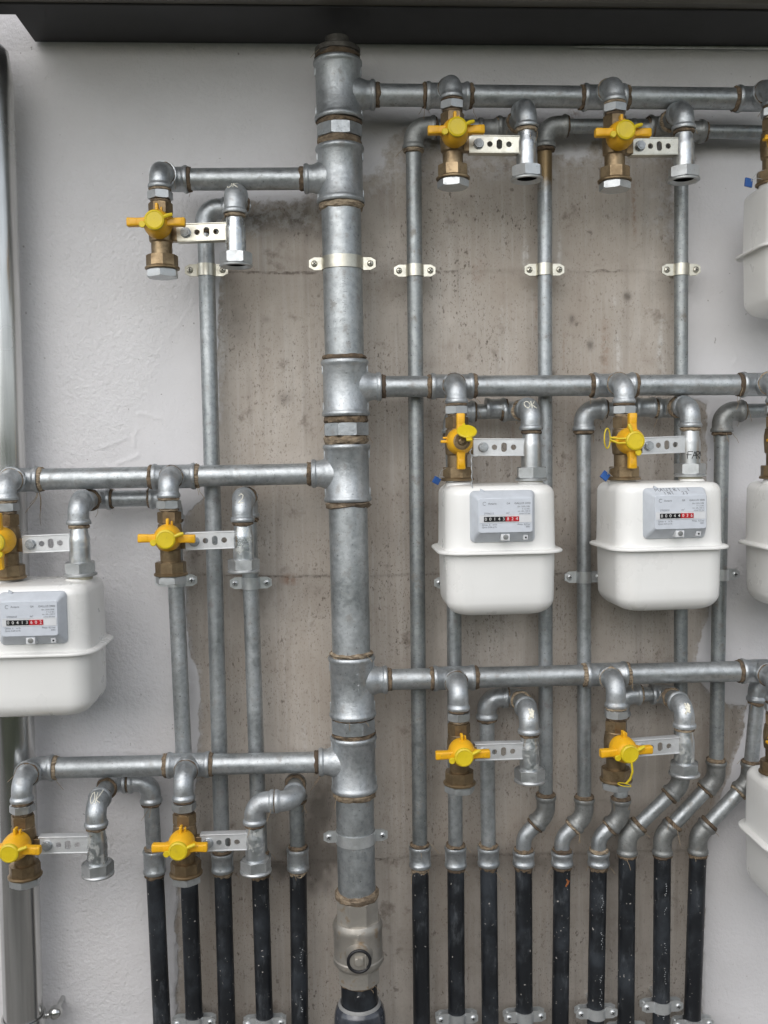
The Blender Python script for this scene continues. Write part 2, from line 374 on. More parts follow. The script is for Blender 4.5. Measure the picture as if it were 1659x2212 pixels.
def plate_with_holes(outer, holes, t):
    """flat bar in XZ with real holes, thickness t along Y"""
    bm = bmesh.new(); loops = [[Vector((x, 0, z)) for x, z in lp] for lp in [outer]+holes]
    flat = [v for lp in loops for v in lp]; tri = tessellate_polygon([[Vector((v.x, v.z, 0)) for v in lp] for lp in loops])
    f = [bm.verts.new(v) for v in flat]; b = [bm.verts.new(v + Vector((0, t, 0))) for v in flat]
    for a in tri:
        try: bm.faces.new([f[i] for i in a]); bm.faces.new([b[i] for i in reversed(a)])
        except ValueError: pass
    k = 0
    for lp in loops:
        n = len(lp)
        for i in range(n):
            j = (i+1) % n; bm.faces.new((f[k+i], f[k+j], b[k+j], b[k+i]))
        k += n
    return bm

# ------------------------------------------------------------------ ground and wall
def ground_mat():
    k = NT('paving_and_added_shade_bank'); sx = k.n('ShaderNodeSeparateXYZ'); k.link(k.pos, sx.inputs[0])
    c = k.mix(k.noise(3, 6), (0.17,0.165,0.155), (0.25,0.24,0.225)); gr = k.mix(k.ramp(k.noise(9, 6, 0.7), 0.3, 0.7), (0.035,0.05,0.02), (0.09,0.11,0.045))
    return k.out(k.mix(k.ramp(sx.outputs[2], 0.02, 0.10), c, gr), 0.9)
# paving, then an unseen bank behind the viewer, added to shade the lower wall
GP = [(0.6,0), (-2.1,0), (-2.25,0.25), (-2.6,1.05), (-3.0,1.55), (-3.6,1.75), (-8,1.9), (-120,2.0)]
bm = bmesh.new(); gv = [[bm.verts.new((x, y, z)) for x in (-60, -6, 0, 6, 60)] for y, z in GP]
for a, b in zip(gv, gv[1:]):
    for k in range(4): bm.faces.new((a[k], b[k], b[k+1], a[k+1]))
g = bpy.data.objects.new('ground', mesh_from('ground', bm, ground_mat())); C.objects.link(g); g['kind'] = 'structure'

def wall_mat():
    k = NT('plaster_and_bare_concrete'); pa = k.attr('plaster'); seam = k.attr('seam'); rust = k.attr('rust'); lime = k.attr('lime'); damp = k.attr('damp'); smooth = k.attr('trowel')
    edge = k.math('ADD', pa, k.math('MULTIPLY', k.math('SUBTRACT', k.noise(55, 5, 0.65), 0.5), 0.16))
    edge = k.math('ADD', edge, k.math('MULTIPLY', k.math('SUBTRACT', k.noise(300, 3, 0.6), 0.5), 0.05))
    pm = k.ramp(edge, 0.47, 0.53)
    # concrete
    c = k.mix(k.ramp(k.noise(5, 6, 0.6), 0.3, 0.7), (0.375,0.337,0.294), (0.52,0.475,0.424))
    c = k.mix(k.ramp(k.noise(26, 6, 0.65), 0.35, 0.75), c, (0.425,0.38,0.333))
    c = k.mix(k.math('MULTIPLY', k.ramp(k.noise(40, 4, 0.6, vec=k.scaled((1,1,0.06))), 0.5, 0.75), 0.55), c, (0.28,0.25,0.22))
    c = k.mix(k.math('MULTIPLY', k.ramp(k.noise(150, 3, 0.6, vec=k.scaled((1,1,0.03))), 0.48, 0.70), 0.28), c, (0.56,0.54,0.51))
    pits = k.math('MAXIMUM', k.ramp(k.noise(210, 3, 0.6, vec=k.scaled((1,1,0.5))), 0.610, 0.70), k.math('MULTIPLY', k.ramp(k.noise(420, 3, 0.6, vec=k.scaled((1,1,0.55))), 0.575, 0.68), 0.75)); patchy = k.ramp(k.noise(7, 3), 0.35, 0.65, 0.25, 1.0); pits = k.math('MULTIPLY', pits, patchy); c = k.mix(k.math('MULTIPLY', pits, 0.85), c, (0.10,0.08,0.065))
    c = k.mix(k.math('MULTIPLY', k.ramp(k.noise(3.3, 5, 0.6), 0.45, 0.70), 0.55), c, (0.37,0.315,0.26)); c = k.mix(k.math('MULTIPLY', k.ramp(k.noise(9, 6, 0.7), 0.52, 0.72), 0.35), c, (0.25,0.205,0.165))
    bl = k.ramp(k.noise(19, 5, 0.65), 0.58, 0.74); c = k.mix(k.math('MULTIPLY', bl, 0.65), c, (0.14,0.11,0.085))
    b2 = k.ramp(k.noise(48, 3, 0.5), 0.69, 0.76); c = k.mix(k.math('MULTIPLY', b2, 0.6), c, (0.12,0.10,0.08))
    c = k.mix(k.math('MULTIPLY', damp, 0.75), c, (0.115,0.10,0.085))
    sn = k.ramp(k.math('ADD', seam, k.math('MULTIPLY', k.math('SUBTRACT', k.noise(120, 5, 0.75), 0.5), 1.7)), 0.50, 1.05); c = k.mix(k.math('MULTIPLY', sn, 0.7), c, (0.13,0.10,0.08))
    # plaster
    p = k.mix(k.ramp(k.noise(4, 5, 0.6), 0.3, 0.7), (0.63,0.62,0.625), (0.69,0.68,0.688))
    p = k.mix(k.math('MULTIPLY', k.ramp(k.noise(2.2, 3), 0.5, 0.75), 0.35), p, (0.61,0.565,0.53))
    ps = k.ramp(k.noise(130, 2, 0.5), 0.74, 0.79); p = k.mix(k.math('MULTIPLY', ps, 0.6), p, (0.20,0.18,0.16))
    col = k.mix(pm, c, p)
    thin = k.math('MULTIPLY', k.math('MULTIPLY', k.math('SUBTRACT', 1.0, pm), k.ramp(edge, 0.30, 0.50)), k.ramp(k.noise(70, 5, 0.7), 0.42, 0.62)); col = k.mix(k.math('MULTIPLY', thin, 0.75), col, (0.56,0.545,0.54))
    col = k.mix(k.math('MULTIPLY', k.math('MULTIPLY', rust, k.ramp(k.noise(80, 4, 0.7), 0.35, 0.6)), 0.7), col, (0.22,0.105,0.05))
    col = k.mix(k.math('MULTIPLY', k.math('MULTIPLY', lime, k.ramp(k.noise(120, 4, 0.7), 0.38, 0.6)), 0.8), col, (0.66,0.65,0.63))
    # relief
    st = k.noise(150, 3, 0.55, dist=0.15); stip = k.math('MULTIPLY', st, k.math('MULTIPLY', pm, k.math('SUBTRACT', 1.0, k.math('MULTIPLY', smooth, 0.85))))
    n1 = k.bump(stip, 0.7, 0.0036)
    n1 = k.bump(k.math('SUBTRACT', k.noise(240, 4, 0.6), k.math('MULTIPLY', pits, 0.8)), 0.4, 0.0012, n1)
    n1 = k.bump(pm, 0.35, 0.0020, n1); n1 = k.bump(k.math('MULTIPLY', k.math('MULTIPLY', sn, -1.0), k.math('SUBTRACT', 1.0, pm)), 0.6, 0.002, n1)
    return k.out(col, 0.86, 0.0, n1, **{'Specular IOR Level': 0.25})

CONC = [(378,2300),(383,1900),(400,1790),(425,1700),(433,1560),(428,1450),(412,1400),(404,1330),(401,1240),(400,1120),(430,1088),(468,1050),(473,800),(471,640),(476,590),(486,505),(545,468),
        (640,440),(720,410),(790,368),(850,322),(900,303),(980,310),(1080,322),(1180,332),(1290,318),(1400,330),(1473,345),(1479,600),(1482,860),(1527,872),(1528,940),(1524,1060),(1531,1300),(1527,1335),(1508,1416),(1511,1470),
        (1545,1508),(1570,1516),(1614,1524),(1597,1600),(1577,1668),(1557,1722),(1534,1790),(1522,1850),(1514,2300)]
def build_wall():
    poly = np.array([(p.x, p.z) for p in (P(x, y) for x, y in CONC)])
    a = P(-20, 80); b = P(1680, 2235)
    gx = np.concatenate([[-4, -2, -1.2], np.arange(a.x-0.05, b.x+0.05, 0.003), [1.2, 2, 4]]); gz = np.concatenate([[-0.05, 0.3], np.arange(b.z-0.03, a.z+0.08, 0.003), [2.4, 2.8, 3.6]])
    XX, ZZ = np.meshgrid(gx, gz); q = np.stack([XX.ravel(), ZZ.ravel()], 1)
    dmin = np.full(len(q), 9.0); inside = np.zeros(len(q), bool); n = len(poly)
    for i in range(n):
        p0, p1 = poly[i], poly[(i+1) % n]; e = p1-p0; t = np.clip(((q-p0) @ e)/(e @ e), 0, 1); dd = np.hypot(*(q - (p0 + t[:,None]*e)).T); dmin = np.minimum(dmin, dd)
        cross = ((p0[1] > q[:,1]) != (p1[1] > q[:,1])); xs = p0[0] + (q[:,1]-p0[1])/(e[1] if abs(e[1]) > 1e-9 else 1e-9)*e[0]; inside ^= cross & (q[:,0] < xs)
    sdf = np.where(inside, -dmin, dmin)
    rng = np.random.default_rng(3)
    def vnoise(sx, sz):
        gi = rng.random((400, 400)); u = (q[:,0]+5)/sx; v = (q[:,1]+1)/sz; iu, iv = np.floor(u).astype(int), np.floor(v).astype(int); fu, fv = u-iu, v-iv; fu = fu*fu*(3-2*fu); fv = fv*fv*(3-2*fv)
        g_ = lambda i, j: gi[i % 400, j % 400]
        return (g_(iu,iv)*(1-fu)+g_(iu+1,iv)*fu)*(1-fv) + (g_(iu,iv+1)*(1-fu)+g_(iu+1,iv+1)*fu)*fv
    hi = np.clip((q[:,1]-P(700,560).z)/0.05, 0, 1); rag = (vnoise(0.07,0.05)-0.5)*0.5 + (vnoise(0.025,0.02)-0.5)*0.35 + (vnoise(0.009,0.008)-0.5)*0.2; sdf = sdf + rag*(0.014 + 0.075*hi); pl = np.clip(0.5 + sdf/(0.05 + 0.30*hi), 0, 1)
    seam = np.zeros(len(q)); wig = (vnoise(0.009, 9)-0.5)*0.0035 + (vnoise(0.03, 9)-0.5)*0.003 + (vnoise(0.2, 9)-0.5)*0.003; step = np.zeros(len(q))
    for (xa, ya, xb, yb), s_ in (((470,590,1500,588), 1), ((400,1246,1500,1240), 1), ((400,1868,1500,1838), 1)):
        p0, p1 = P(xa, ya), P(xb, yb); zl = p0.z + (q[:,0]-p0.x)/(p1.x-p0.x)*(p1.z-p0.z) + wig
        seam = np.maximum(seam, np.exp(-((q[:,1]-zl)/0.0036)**2)*(0.30+0.75*vnoise(0.05, 9))); step += 0.0008*np.tanh((q[:,1]-zl)/0.002)*s_
    def blot(x, y, rx, ry, amp):
        c = P(x, y); return amp*np.exp(-((q[:,0]-c.x)/rx)**2 - ((q[:,1]-c.z)/ry)**2)
    damp = np.zeros(len(q))
    for bt in ((680,1850,0.050,0.055,1.2), (690,1760,0.025,0.06,0.9), (610,1880,0.05,0.02,0.6), (700,1780,0.03,0.07,0.5), (560,470,0.06,0.022,0.5), (650,470,0.06,0.035,0.55), (500,560,0.02,0.05,0.35), (1150,243,0.10,0.020,0.6), (1240,240,0.03,0.03,0.5), (800,600,0.05,0.05,0.25), (1000,1150,0.10,0.05,0.35),
               (1200,1200,0.05,0.05,0.3), (1390,1460,0.10,0.03,0.4), (1090,1500,0.08,0.05,0.4), (1250,1860,0.14,0.03,0.5), (1060,1860,0.10,0.02,0.45), (495,690,0.03,0.035,0.4), (425,1200,0.03,0.04,0.45), (560,1280,0.08,0.03,0.35), (1520,900,0.02,0.05,0.3), (1600,1580,0.03,0.05,0.35), (830,440,0.02,0.04,0.4), (614,860,0.010,0.010,0.7), (1000,440,0.012,0.012,0.3), (1355,640,0.006,0.006,0.9), (1190,810,0.008,0.008,0.7), (1235,690,0.005,0.008,0.6), (1275,745,0.005,0.008,0.7), (575,690,0.006,0.005,0.6)): damp = np.maximum(damp, blot(*bt))
    damp = np.clip(damp*(0.45 + 1.5*vnoise(0.03, 0.03))*(0.6 + 0.8*vnoise(0.008, 0.012)), 0, 1)
    def streak(lst):
        o = np.zeros(len(q))
        for x, y0, y1, w, amp in lst:
            p0, p1 = P(x, y0), P(x, y1); f = np.clip((q[:,1]-p1.z)/(p0.z-p1.z), 0, 1); ins = (q[:,1] < p0.z) & (q[:,1] > p1.z)
            xc = p0.x + (vnoise(9, 0.05)-0.5)*0.006; o = np.maximum(o, ins*amp*np.exp(-((q[:,0]-xc)/w)**2)*(0.35+0.65*np.sin(np.pi*np.clip(f, 0.03, 0.97))))
        return o
    lime = streak([(1131,515,585,0.003,0.9), (1139,520,585,0.002,0.9), (1207,500,590,0.003,0.8), (1428,690,800,0.005,0.9), (1336,720,810,0.003,0.9), (1330,640,660,0.003,0.7), (1434,760,830,0.003,0.6), (478,700,820,0.004,0.7), (655,1560,1640,0.003,0.5), (1080,660,700,0.003,0.4), (1340,735,800,0.002,0.6)])
    rust = streak([(1370,390,520,0.003,0.9), (1306,690,830,0.006,0.6), (1240,215,290,0.007,0.9), (1245,225,330,0.004,0.7), (1220,700,800,0.002,0.5), (1160,640,720,0.002,0.5), (1110,910,1000,0.003,0.6), (1030,560,610,0.01,0.4), (625,1240,1265,0.012,0.9), (1180,620,700,0.002,0.5), (1268,1300,1420,0.004,0.5)])
    # smeared, trowelled plaster around the opening; stippled plaster farther off
    trow = np.clip(1.15 - np.abs(sdf)/0.085 + (vnoise(0.035, 0.03)-0.5)*0.5, 0, 1); c0 = P(1600, 700); trow = np.maximum(trow, np.clip((q[:,0]-P(1490,800).x)/0.03, 0, 0.75))
    ln = P(400,640); l2 = P(245,1010); sidef = (q[:,0]-ln.x)*(l2.z-ln.z) - (q[:,1]-ln.z)*(l2.x-ln.x); trow = np.maximum(trow, np.where((q[:,1] < P(0,560).z) & (q[:,1] > P(0,1100).z), np.clip(0.5 - sidef/0.010 + (vnoise(0.03,0.03)-0.5)*0.8, 0, 1), 0))
    top = np.clip((q[:,1]-P(200,520).z)/0.12, 0, 1)*0.55; trow = np.maximum(trow, top)
    rel = (1/(1+np.exp(-(sdf + (vnoise(0.012,0.012)-0.5)*0.010)/(0.0030 + 0.012*hi))))*(0.0028 - 0.0016*hi) + np.where(inside, step, 0) + (vnoise(0.05,0.05)-0.5)*0.0012
    for pts, w_, am in (([(348,735),(358,742),(371,722),(395,690),(421,650)], .0014, .0008), ([(300,894),(325,897),(347,905)], .0017, .0024), ([(218,968),(245,960),(272,946)], .0018, .0018), ([(252,1003),(275,995),(299,984)], .0020, .0026), ([(228,1006),(246,1012),(262,1016)], .0018, .0018), ([(330,766),(343,770)], .0015, .0016), ([(398,640),(410,600),(416,560)], .0020, .0012), ([(300,925),(290,945),(292,965)], .0020, .0014), ([(1583,760),(1590,775),(1580,790)], .0014, .0012), ([(330,1250),(372,1243)], .0016, .0010)):
        pp = [P(*t) for t in pts]; bst = np.full(len(q), 9.0)
        for a_, b_3 in zip(pp, pp[1:]):
            p0 = np.array([a_.x, a_.z]); e = np.array([b_3.x-a_.x, b_3.z-a_.z]); t = np.clip(((q-p0) @ e)/(e @ e), 0, 1); bst = np.minimum(bst, np.hypot(*(q - (p0 + t[:,None]*e)).T))
        rel = rel + am*np.exp(-(bst/w_)**2)*(0.3 + 1.2*vnoise(0.010, 0.010))
    yy = -rel
    me = bpy.data.meshes.new('wall'); nx, nz = len(gx), len(gz)
    co = np.stack([q[:,0], yy, q[:,1]], 1).astype(np.float32); idx = np.arange(nx*nz).reshape(nz, nx)
    fc = np.stack([idx[:-1,:-1], idx[:-1,1:], idx[1:,1:], idx[1:,:-1]], -1).reshape(-1, 4)
    me.from_pydata(co.tolist(), [], fc.tolist()); me.polygons.foreach_set('use_smooth', [True]*len(me.polygons))
    for nm, arr in (('plaster', pl), ('seam', seam), ('damp', damp), ('lime', lime), ('rust', rust), ('trowel', trow)):
        at = me.attributes.new(nm, 'FLOAT', 'POINT'); at.data.foreach_set('value', arr.astype(np.float32))
    me.materials.append(wall_mat()); o = bpy.data.objects.new('wall', me); C.objects.link(o)
    o['label'] = 'white plastered wall with a patch of bare board-marked concrete behind the pipes'; o['category'] = 'wall'
    # solid body behind the face
    bm = bmesh.new(); box(bm, (0, 0.16, 1.75), 8, 0.30, 3.6); me2 = mesh_from('wall_core', bm, MAT['washer'], smooth=False)
    o2 = bpy.data.objects.new('wall_core', me2); C.objects.link(o2); o2.parent = o
build_wall()

# ------------------------------------------------------------------ canopy over the wall
zc = P(850, 99).z
def canopy():
    a = P(76, 90, -0.0055); root = thing('canopy', 'charcoal painted metal canopy along the top of the wall above the pipes', 'canopy', (0, -0.1, zc))
    xl = a.x; bm = bmesh.new(); s = 0.0075   # underside dips slightly to the right, as the wall edge does
    def slab(x0, x1, y0, y1, z0, z1):
        p = [Vector((x, y, z + (0.004 if x < 0 else -0.004)*0)) for x in (x0, x1) for y in (y0, y1) for z in (z0, z1)]
        v = [bm.verts.new(q) for q in p]
        for f in ((0,1,3,2),(4,6,7,5),(0,4,5,1),(2,3,7,6),(0,2,6,4),(1,5,7,3)): bm.faces.new([v[i] for i in f])
    slab(xl, 2.2, -0.100, -0.0052, zc, zc+0.03); part('soffit', bm, MAT['dark_paint'], root, smooth=False)
    bm = bmesh.new(); slab(-2.2, 2.2, -0.132, -0.1005, zc-0.001, zc+0.03); part('edge_beam', bm, MAT['dark_paint'], root, smooth=False)
    bm = bmesh.new(); slab(-2.2, 2.2, -0.150, -0.1325, zc+0.002, zc+0.055); part('gutter', bm, MAT['fascia'], root, smooth=False)
    bm = bmesh.new(); slab(-2.2, 2.2, -0.50, -0.1505, zc+0.060, zc+0.085); part('unseen_roof_sheet', bm, MAT['dark_paint'], root, smooth=False)  # unseen forward part, its reach set to shade the upper wall
    bm = bmesh.new(); p0 = P(1240, 101, -0.007); p0.z = zc-0.002; lathe(bm, p0, X, [(0, 0.0012), (0.05, 0.0022), (1.2, 0.003)], 10); part('light_leak_strip', bm, MAT['leak_light'], root)  # white strip painted where light leaks along the canopy and wall joint
canopy()

# ------------------------------------------------------------------ riser
RA, RB_ = P(730.5, 180, YM), P(770.5, 1900, YM)
def rp(y):
    """point of the riser axis at picture height y"""
    f = 0.0; lo, hi = P(730.5, y, YM), P(771, y, YM); z = (lo.z+hi.z)/2; t = (z-RA.z)/(RB_.z-RA.z); return RA.lerp(RB_, t)
DN = (RB_-RA).normalized()
RR, RT, RTB = 0.0302, 0.0342, 0.0372
riser = thing('riser_pipe', 'thick galvanised riser pipe of stacked tee fittings running up the middle of the wall', 'pipe', rp(1900))
def seg(a, b): return a, (b-a)
MAN = {}   # branch mouths
def riser_tee(y0, y1, yb, side, digit=None):
    a, b = rp(y0), rp(y1); L = (b-a).length; bm = bmesh.new(); lathe(bm, a, b-a, sleeve_prof(L, RT, RTB, 0.007), 40)
    c = rp(yb); d = X*side
    lathe(bm, c, d, [(0.0, 0.030), (RT*0.80, 0.0262), (RT+0.002, 0.0232), (RT+0.006, 0.0212), (RT+0.010, 0.0204), (RT+0.0135, 0.0204), (RT+0.0155, 0.0222), (RT+0.0195, 0.0224), (RT+0.0215, 0.0208), (RT+0.0215, 0.016)], 28)
    # cast seam ribs at the sides
    for k in (-1, 1):
        for f in (0.17, 0.83): box(bm, a.lerp(b, f) + X*k*(RT+0.0003), 0.0024, 0.005, L*0.15, 0.0008)
    t = bm.copy(); o = part('tee_fitting', bm, MAT['cast'], riser)
    if digit:
        for w, f, ox, sz in digit:
            m = strokes_on(t, write(w), a.lerp(b, f) + X*ox, sz, 0.00045)
            part('cast_mark', m, MAT['cast'], o)
    t.free(); MAN[(yb)] = c + d*(RT+0.0215)
def rseal(y0, y1, r=RR*1.07, fuzz=1.0): a, b = rp(y0), rp(y1); seal((a+b)/2, DN, (b-a).length*1.12, r, riser, fuzz)
def rpipe(y0, y1): part('pipe_section', pipe_bm(rp(y0), rp(y1), RR, 44), MAT['pipe'], riser)
def rhex(y0, y1):
    a, b = rp(y0), rp(y1); bm = bmesh.new(); hexnut(bm, a, b-a, 0, (b-a).length, 0.0335, 8, 0.35, 1.03); part('hex_nipple', bm, MAT['cast'], riser, angle=16)
# top plug
a = rp(133); bm = bmesh.new(); lathe(bm, a, -DN, [(0, 0.031), (0.004, 0.0325), (0.009, 0.0325), (0.010, 0.0345), (0.0165, 0.0345), (0.018, 0.033), (0.0185, 0.018), (0.034, 0.018)], 40); part('end_plug', bm, MAT['shaded_cast'], riser)
rseal(119, 134, RR*1.09)
riser_tee(133, 263, 205, 1); rseal(262, 276); rhex(275, 301); rseal(300, 319)
riser_tee(318, 441, 386, -1); rseal(440, 455); rpipe(450, 775); rseal(768, 779)
riser_tee(778, 899, 836, 1); rseal(898, 915); rhex(914, 941); rseal(940, 960)
riser_tee(960, 1083, 1022, -1, [('2', 0.10, 0.006, 0.006), ('2', 0.86, 0.006, 0.006)]); rseal(1082, 1096, fuzz=1.5); rpipe(1090, 1412); rseal(1406, 1417)
riser_tee(1416, 1547, 1470.5, 1, [('T', 0.30, 0.006, 0.0065), ('U', 0.42, 0.006, 0.0065), ('V', 0.54, 0.006, 0.0065)]); rseal(1545, 1552); rhex(1551, 1579); rseal(1578, 1590, fuzz=1.4)
riser_tee(1588, 1706, 1644, -1, [('2', 0.86, 0.006, 0.006)]); rseal(1704, 1721); rpipe(1716, 1935); rseal(1922, 1941, RR*1.10)
t_ = pipe_bm(rp(450), rp(775), RR, 44)
for y0, y1, x0 in ((596, 682, 0.000), (640, 655, -0.012)):
    a_, b_2 = rp(y0), rp(y1); st_ = []; z_ = 0.0
    while z_ < (a_-b_2).length:
        st_.append([(random.uniform(-2, 0), -z_*1000), (random.uniform(1, 6), -z_*1000 + random.uniform(-0.8, 0.8))]); z_ += random.uniform(0.0018, 0.0045)
    part('stamped_marks', strokes_on(t_, st_, a_ + X*x0, 0.001, 0.00022), MAT['old_cast'], riser)
t_.free()
# ball valve below the riser
bv = thing('ball_valve', 'big nickel plated ball valve with a black ringed stem at the foot of the riser', 'valve', rp(2030))
def lv(y): return (rp(y)-rp(1938)).length
o0 = rp(1938); bm = bmesh.new(); hexnut(bm, o0, DN, 0, lv(1986), 0.0325, 8, 0.39); part('upper_nut', bm, MAT['nickel'], bv, angle=16)
bm = bmesh.new(); lathe(bm, o0, DN, [(lv(1982), 0.031), (lv(1984), 0.0365), (lv(1992), 0.0392), (lv(2000), 0.0405), (lv(2004), 0.0392), (lv(2062), 0.0392), (lv(2064), 0.0408), (lv(2072), 0.0408), (lv(2080), 0.037), (lv(2084), 0.033)], 44)
st = rp(2040); lathe(bm, st, -Y, [(0.02, 0.024), (0.040, 0.021), (0.0445, 0.0185), (0.050, 0.0185), (0.050, 0.012)], 32)
box(bm, rp(1999) - Y*0.0405, 0.004, 0.003, 0.010, 0.001); part('valve_body', bm, MAT['nickel'], bv)
bm = bmesh.new(); hexnut(bm, o0, DN, lv(2079), lv(2116), 0.0322, 8, 0.39); part('lower_nut', bm, MAT['nickel'], bv, angle=16)
bm = bmesh.new(); ring = [st - Y*0.0525 + X*0.0172*math.cos(i*2*math.pi/36) + Z*0.0172*math.sin(i*2*math.pi/36) for i in range(37)]; sweep(bm, ring, 0.0024, 10, False); part('rubber_ring', bm, MAT['rubber'], bv)
bm = bmesh.new(); lathe(bm, st, -Y, [(0.049, 0.0158), (0.0515, 0.0155), (0.052, 0.006)], 32); hexnut(bm, st, -Y, 0.05, 0.0565, 0.0062, 4, 0.78); box(bm, st - Y*0.0525 + X*0.010, 0.0022, 0.004, 0.022, 0.0005); part('valve_stem', bm, MAT['nickel'], bv)
seal(rp(2117), DN, 0.006, RR*1.02, bv, 0.5)
# black stub and insulating joint
ij = thing('insulating_joint', 'dark grey bulbous insulating joint with a black stub pipe under the big ball valve', 'pipe joint', rp(2212))
part('stub_pipe', pipe_bm(rp(2114), rp(2185), 0.0292, 40), MAT['black'], ij)
jl = lambda y: (rp(y)-rp(2160)).length
bm = bmesh.new(); lathe(bm, rp(2160), DN, [(jl(2176), 0.0292), (jl(2168), 0.0300), (jl(2166), 0.0325), (jl(2170), 0.0352), (jl(2176), 0.0385), (jl(2190), 0.0412), (jl(2210), 0.0422), (jl(2240), 0.0420), (jl(2280), 0.040), (jl(2310), 0.034), (jl(2320), 0.030)], 44); part('joint_body', bm, MAT['joint'], ij)
bm = bmesh.new(); lathe(bm, rp(2160), DN, [(jl(2167.5), 0.0300), (jl(2163.5), 0.0305), (jl(2163), 0.0322), (jl(2165.5), 0.0338), (jl(2169), 0.0346), (jl(2169), 0.030)], 44); part('inner_rim', bm, MAT['rim'], ij)
b0 = rp(2315); part('lower_pipe', pipe_bm(b0, Vector((b0.x, b0.y, 0.0)), 0.0292, 32), MAT['black'], ij)

# ------------------------------------------------------------------ manifolds
MR, MC, MCB = 0.0164, 0.0184, 0.0206
def nearest_mouth(yb): return MAN[min(MAN, key=lambda k: abs(k-yb))]
MLINE = {}
def manifold(yb, far_px, valve_px, label, end):
    """horizontal run from a riser tee; valve_px = (x, flange y) of every drop hanging from it, nearest first"""
    m0 = nearest_mouth(yb); q = P(far_px[0], far_px[1], YM); sgn = 1 if q.x > m0.x else -1; d = (q-m0).normalized()
    root = thing('gas_manifold', label, 'pipe', m0, 'horizontal galvanised pipes branching from the riser')
    at = lambda x: m0 + d*((x-m0.x)/d.x)
    xs = [P(px, py, YF).x for px, py in valve_px]; cur = 0.0; H = 0.0325
    seal(m0 + d*0.003, d, 0.0085, MR*1.07, root)
    for i, xv in enumerate(xs):
        c = at(xv); MLINE[(yb, i)] = c; L = (c-m0).length - H
        part('pipe_section', pipe_bm(m0 + d*cur, m0 + d*(L+0.004), MR), MAT['pipe'], root)
        seal(m0 + d*(L-0.0025), d, 0.0075, MR*1.09, root)
        last = i == len(xs)-1
        bm = bmesh.new()
        if last and end == 'elbow':
            elbow(bm, c - d*H, c, c - Y*0.028, MC, MCB, 0.018); part('end_elbow', bm, MAT['cast'], root)
        else:
            a = c - d*H; lathe(bm, a, d, sleeve_prof(2*H, MC, MCB), 32)
            lathe(bm, c, -Y, [(0, 0.0182), (0.016, 0.0182), (0.0205, 0.0176), (0.0225, 0.0190), (0.0275, 0.0192), (0.029, 0.0180), (0.029, 0.014)], 28); part('tee_fitting', bm, MAT['cast'], root)
            if last:
                bm = bmesh.new(); lathe(bm, c + d*(H-0.001), d, [(0, 0.0175), (0.006, 0.0175), (0.006, 0.011), (0.016, 0.011)], 24); part('end_plug', bm, MAT['cast'], root)
            else: seal(c + d*(H+0.0028), d, 0.0085, MR*1.09, root)
        seal(c - Y*0.0295, -Y, 0.004, 0.0172, root)
        cur = (c-m0).length + H - 0.004
    return root
V = {'A': (351,583), 'B': (20,1250), 'C': (369.7,1243), 'D': (54.6,1893), 'E': (402,1888), 'F': (978.5,389), 'G': (1327.7,394), 'H': (1669,401), 'I': (988.4,1038.5), 'J': (1347.8,1036.7), 'K': (1677,1034), 'L': (992.7,1693), 'M': (1330.6,1686), 'N': (1675,1670)}
ROWS = [(386, (351,388), 'A', 'elbow', 'short galvanised pipe running left from the upper part of the riser to a single valve'),
        (1022, (20,1037), 'CB', 'elbow', 'galvanised pipe running left from mid riser, above the two small pipes with chalked elbows'),
        (1644, (55,1660), 'ED', 'elbow', 'lowest galvanised pipe left of the riser, with a brown sealed elbow at its left end'),
        (205, (1680,214.5), 'FGH', 'tee', 'topmost galvanised pipe right of the riser, darkest under the canopy'),
        (836, (1680,830.5), 'IJK', 'tee', 'galvanised pipe right of the riser at mid height, feeding the white meters'),
        (1470.5, (1680,1448), 'LMN', 'tee', 'lowest galvanised pipe right of the riser, above the doglegged pipes')]
VM = {}
for yb, far, names, end, lab in ROWS:
    manifold(yb, far, [V[n] for n in names], lab, end)
    for i, n in enumerate(names): VM[n] = MLINE[(yb, i)]

# ------------------------------------------------------------------ gas valves (origin: bottom of the union nut on the drop axis)
ZB = 0.059            # ball centre above the nut bottom
def handle_bm():
    bm = bmesh.new()
    lathe(bm, Vector((0,0,0)), -Y, [(0.014, 0.012), (0.018, 0.0188), (0.024, 0.0200), (0.034, 0.0196), (0.043, 0.0176), (0.049, 0.0150), (0.052, 0.0118), (0.0525, 0.006)], 32)
    for s in (-1, 1):
        # wing: from the hub outwards, a little thinner at the middle
        rings = []
        for x, hw, y0, y1 in ((0.008, 0.0068, -0.046, -0.026), (0.018, 0.0062, -0.0455, -0.029), (0.024, 0.0056, -0.0455, -0.033), (0.0395, 0.0062, -0.0455, -0.034), (0.0408, 0.0052, -0.0445, -0.035)):
            rr = []
            for k in rrect(2*hw, y1-y0, 0.0022, 0, 3): rr.append(Vector((s*x, (y0+y1)/2 + k.y, k.x)))
            rings.append(rr)
        loft(bm, rings)
        # moulded recess frame near the tip
        box(bm, (s*0.031, -0.0456, 0.0), 0.010, 0.0008, 0.0075, 0.0003)
    box(bm, (0, -0.030, 0.0225), 0.0042, 0.011, 0.012, 0.0012)     # lock tab
    box(bm, (0.0055, -0.026, 0.0205), 0.003, 0.006, 0.008, 0.0008)
    return bm
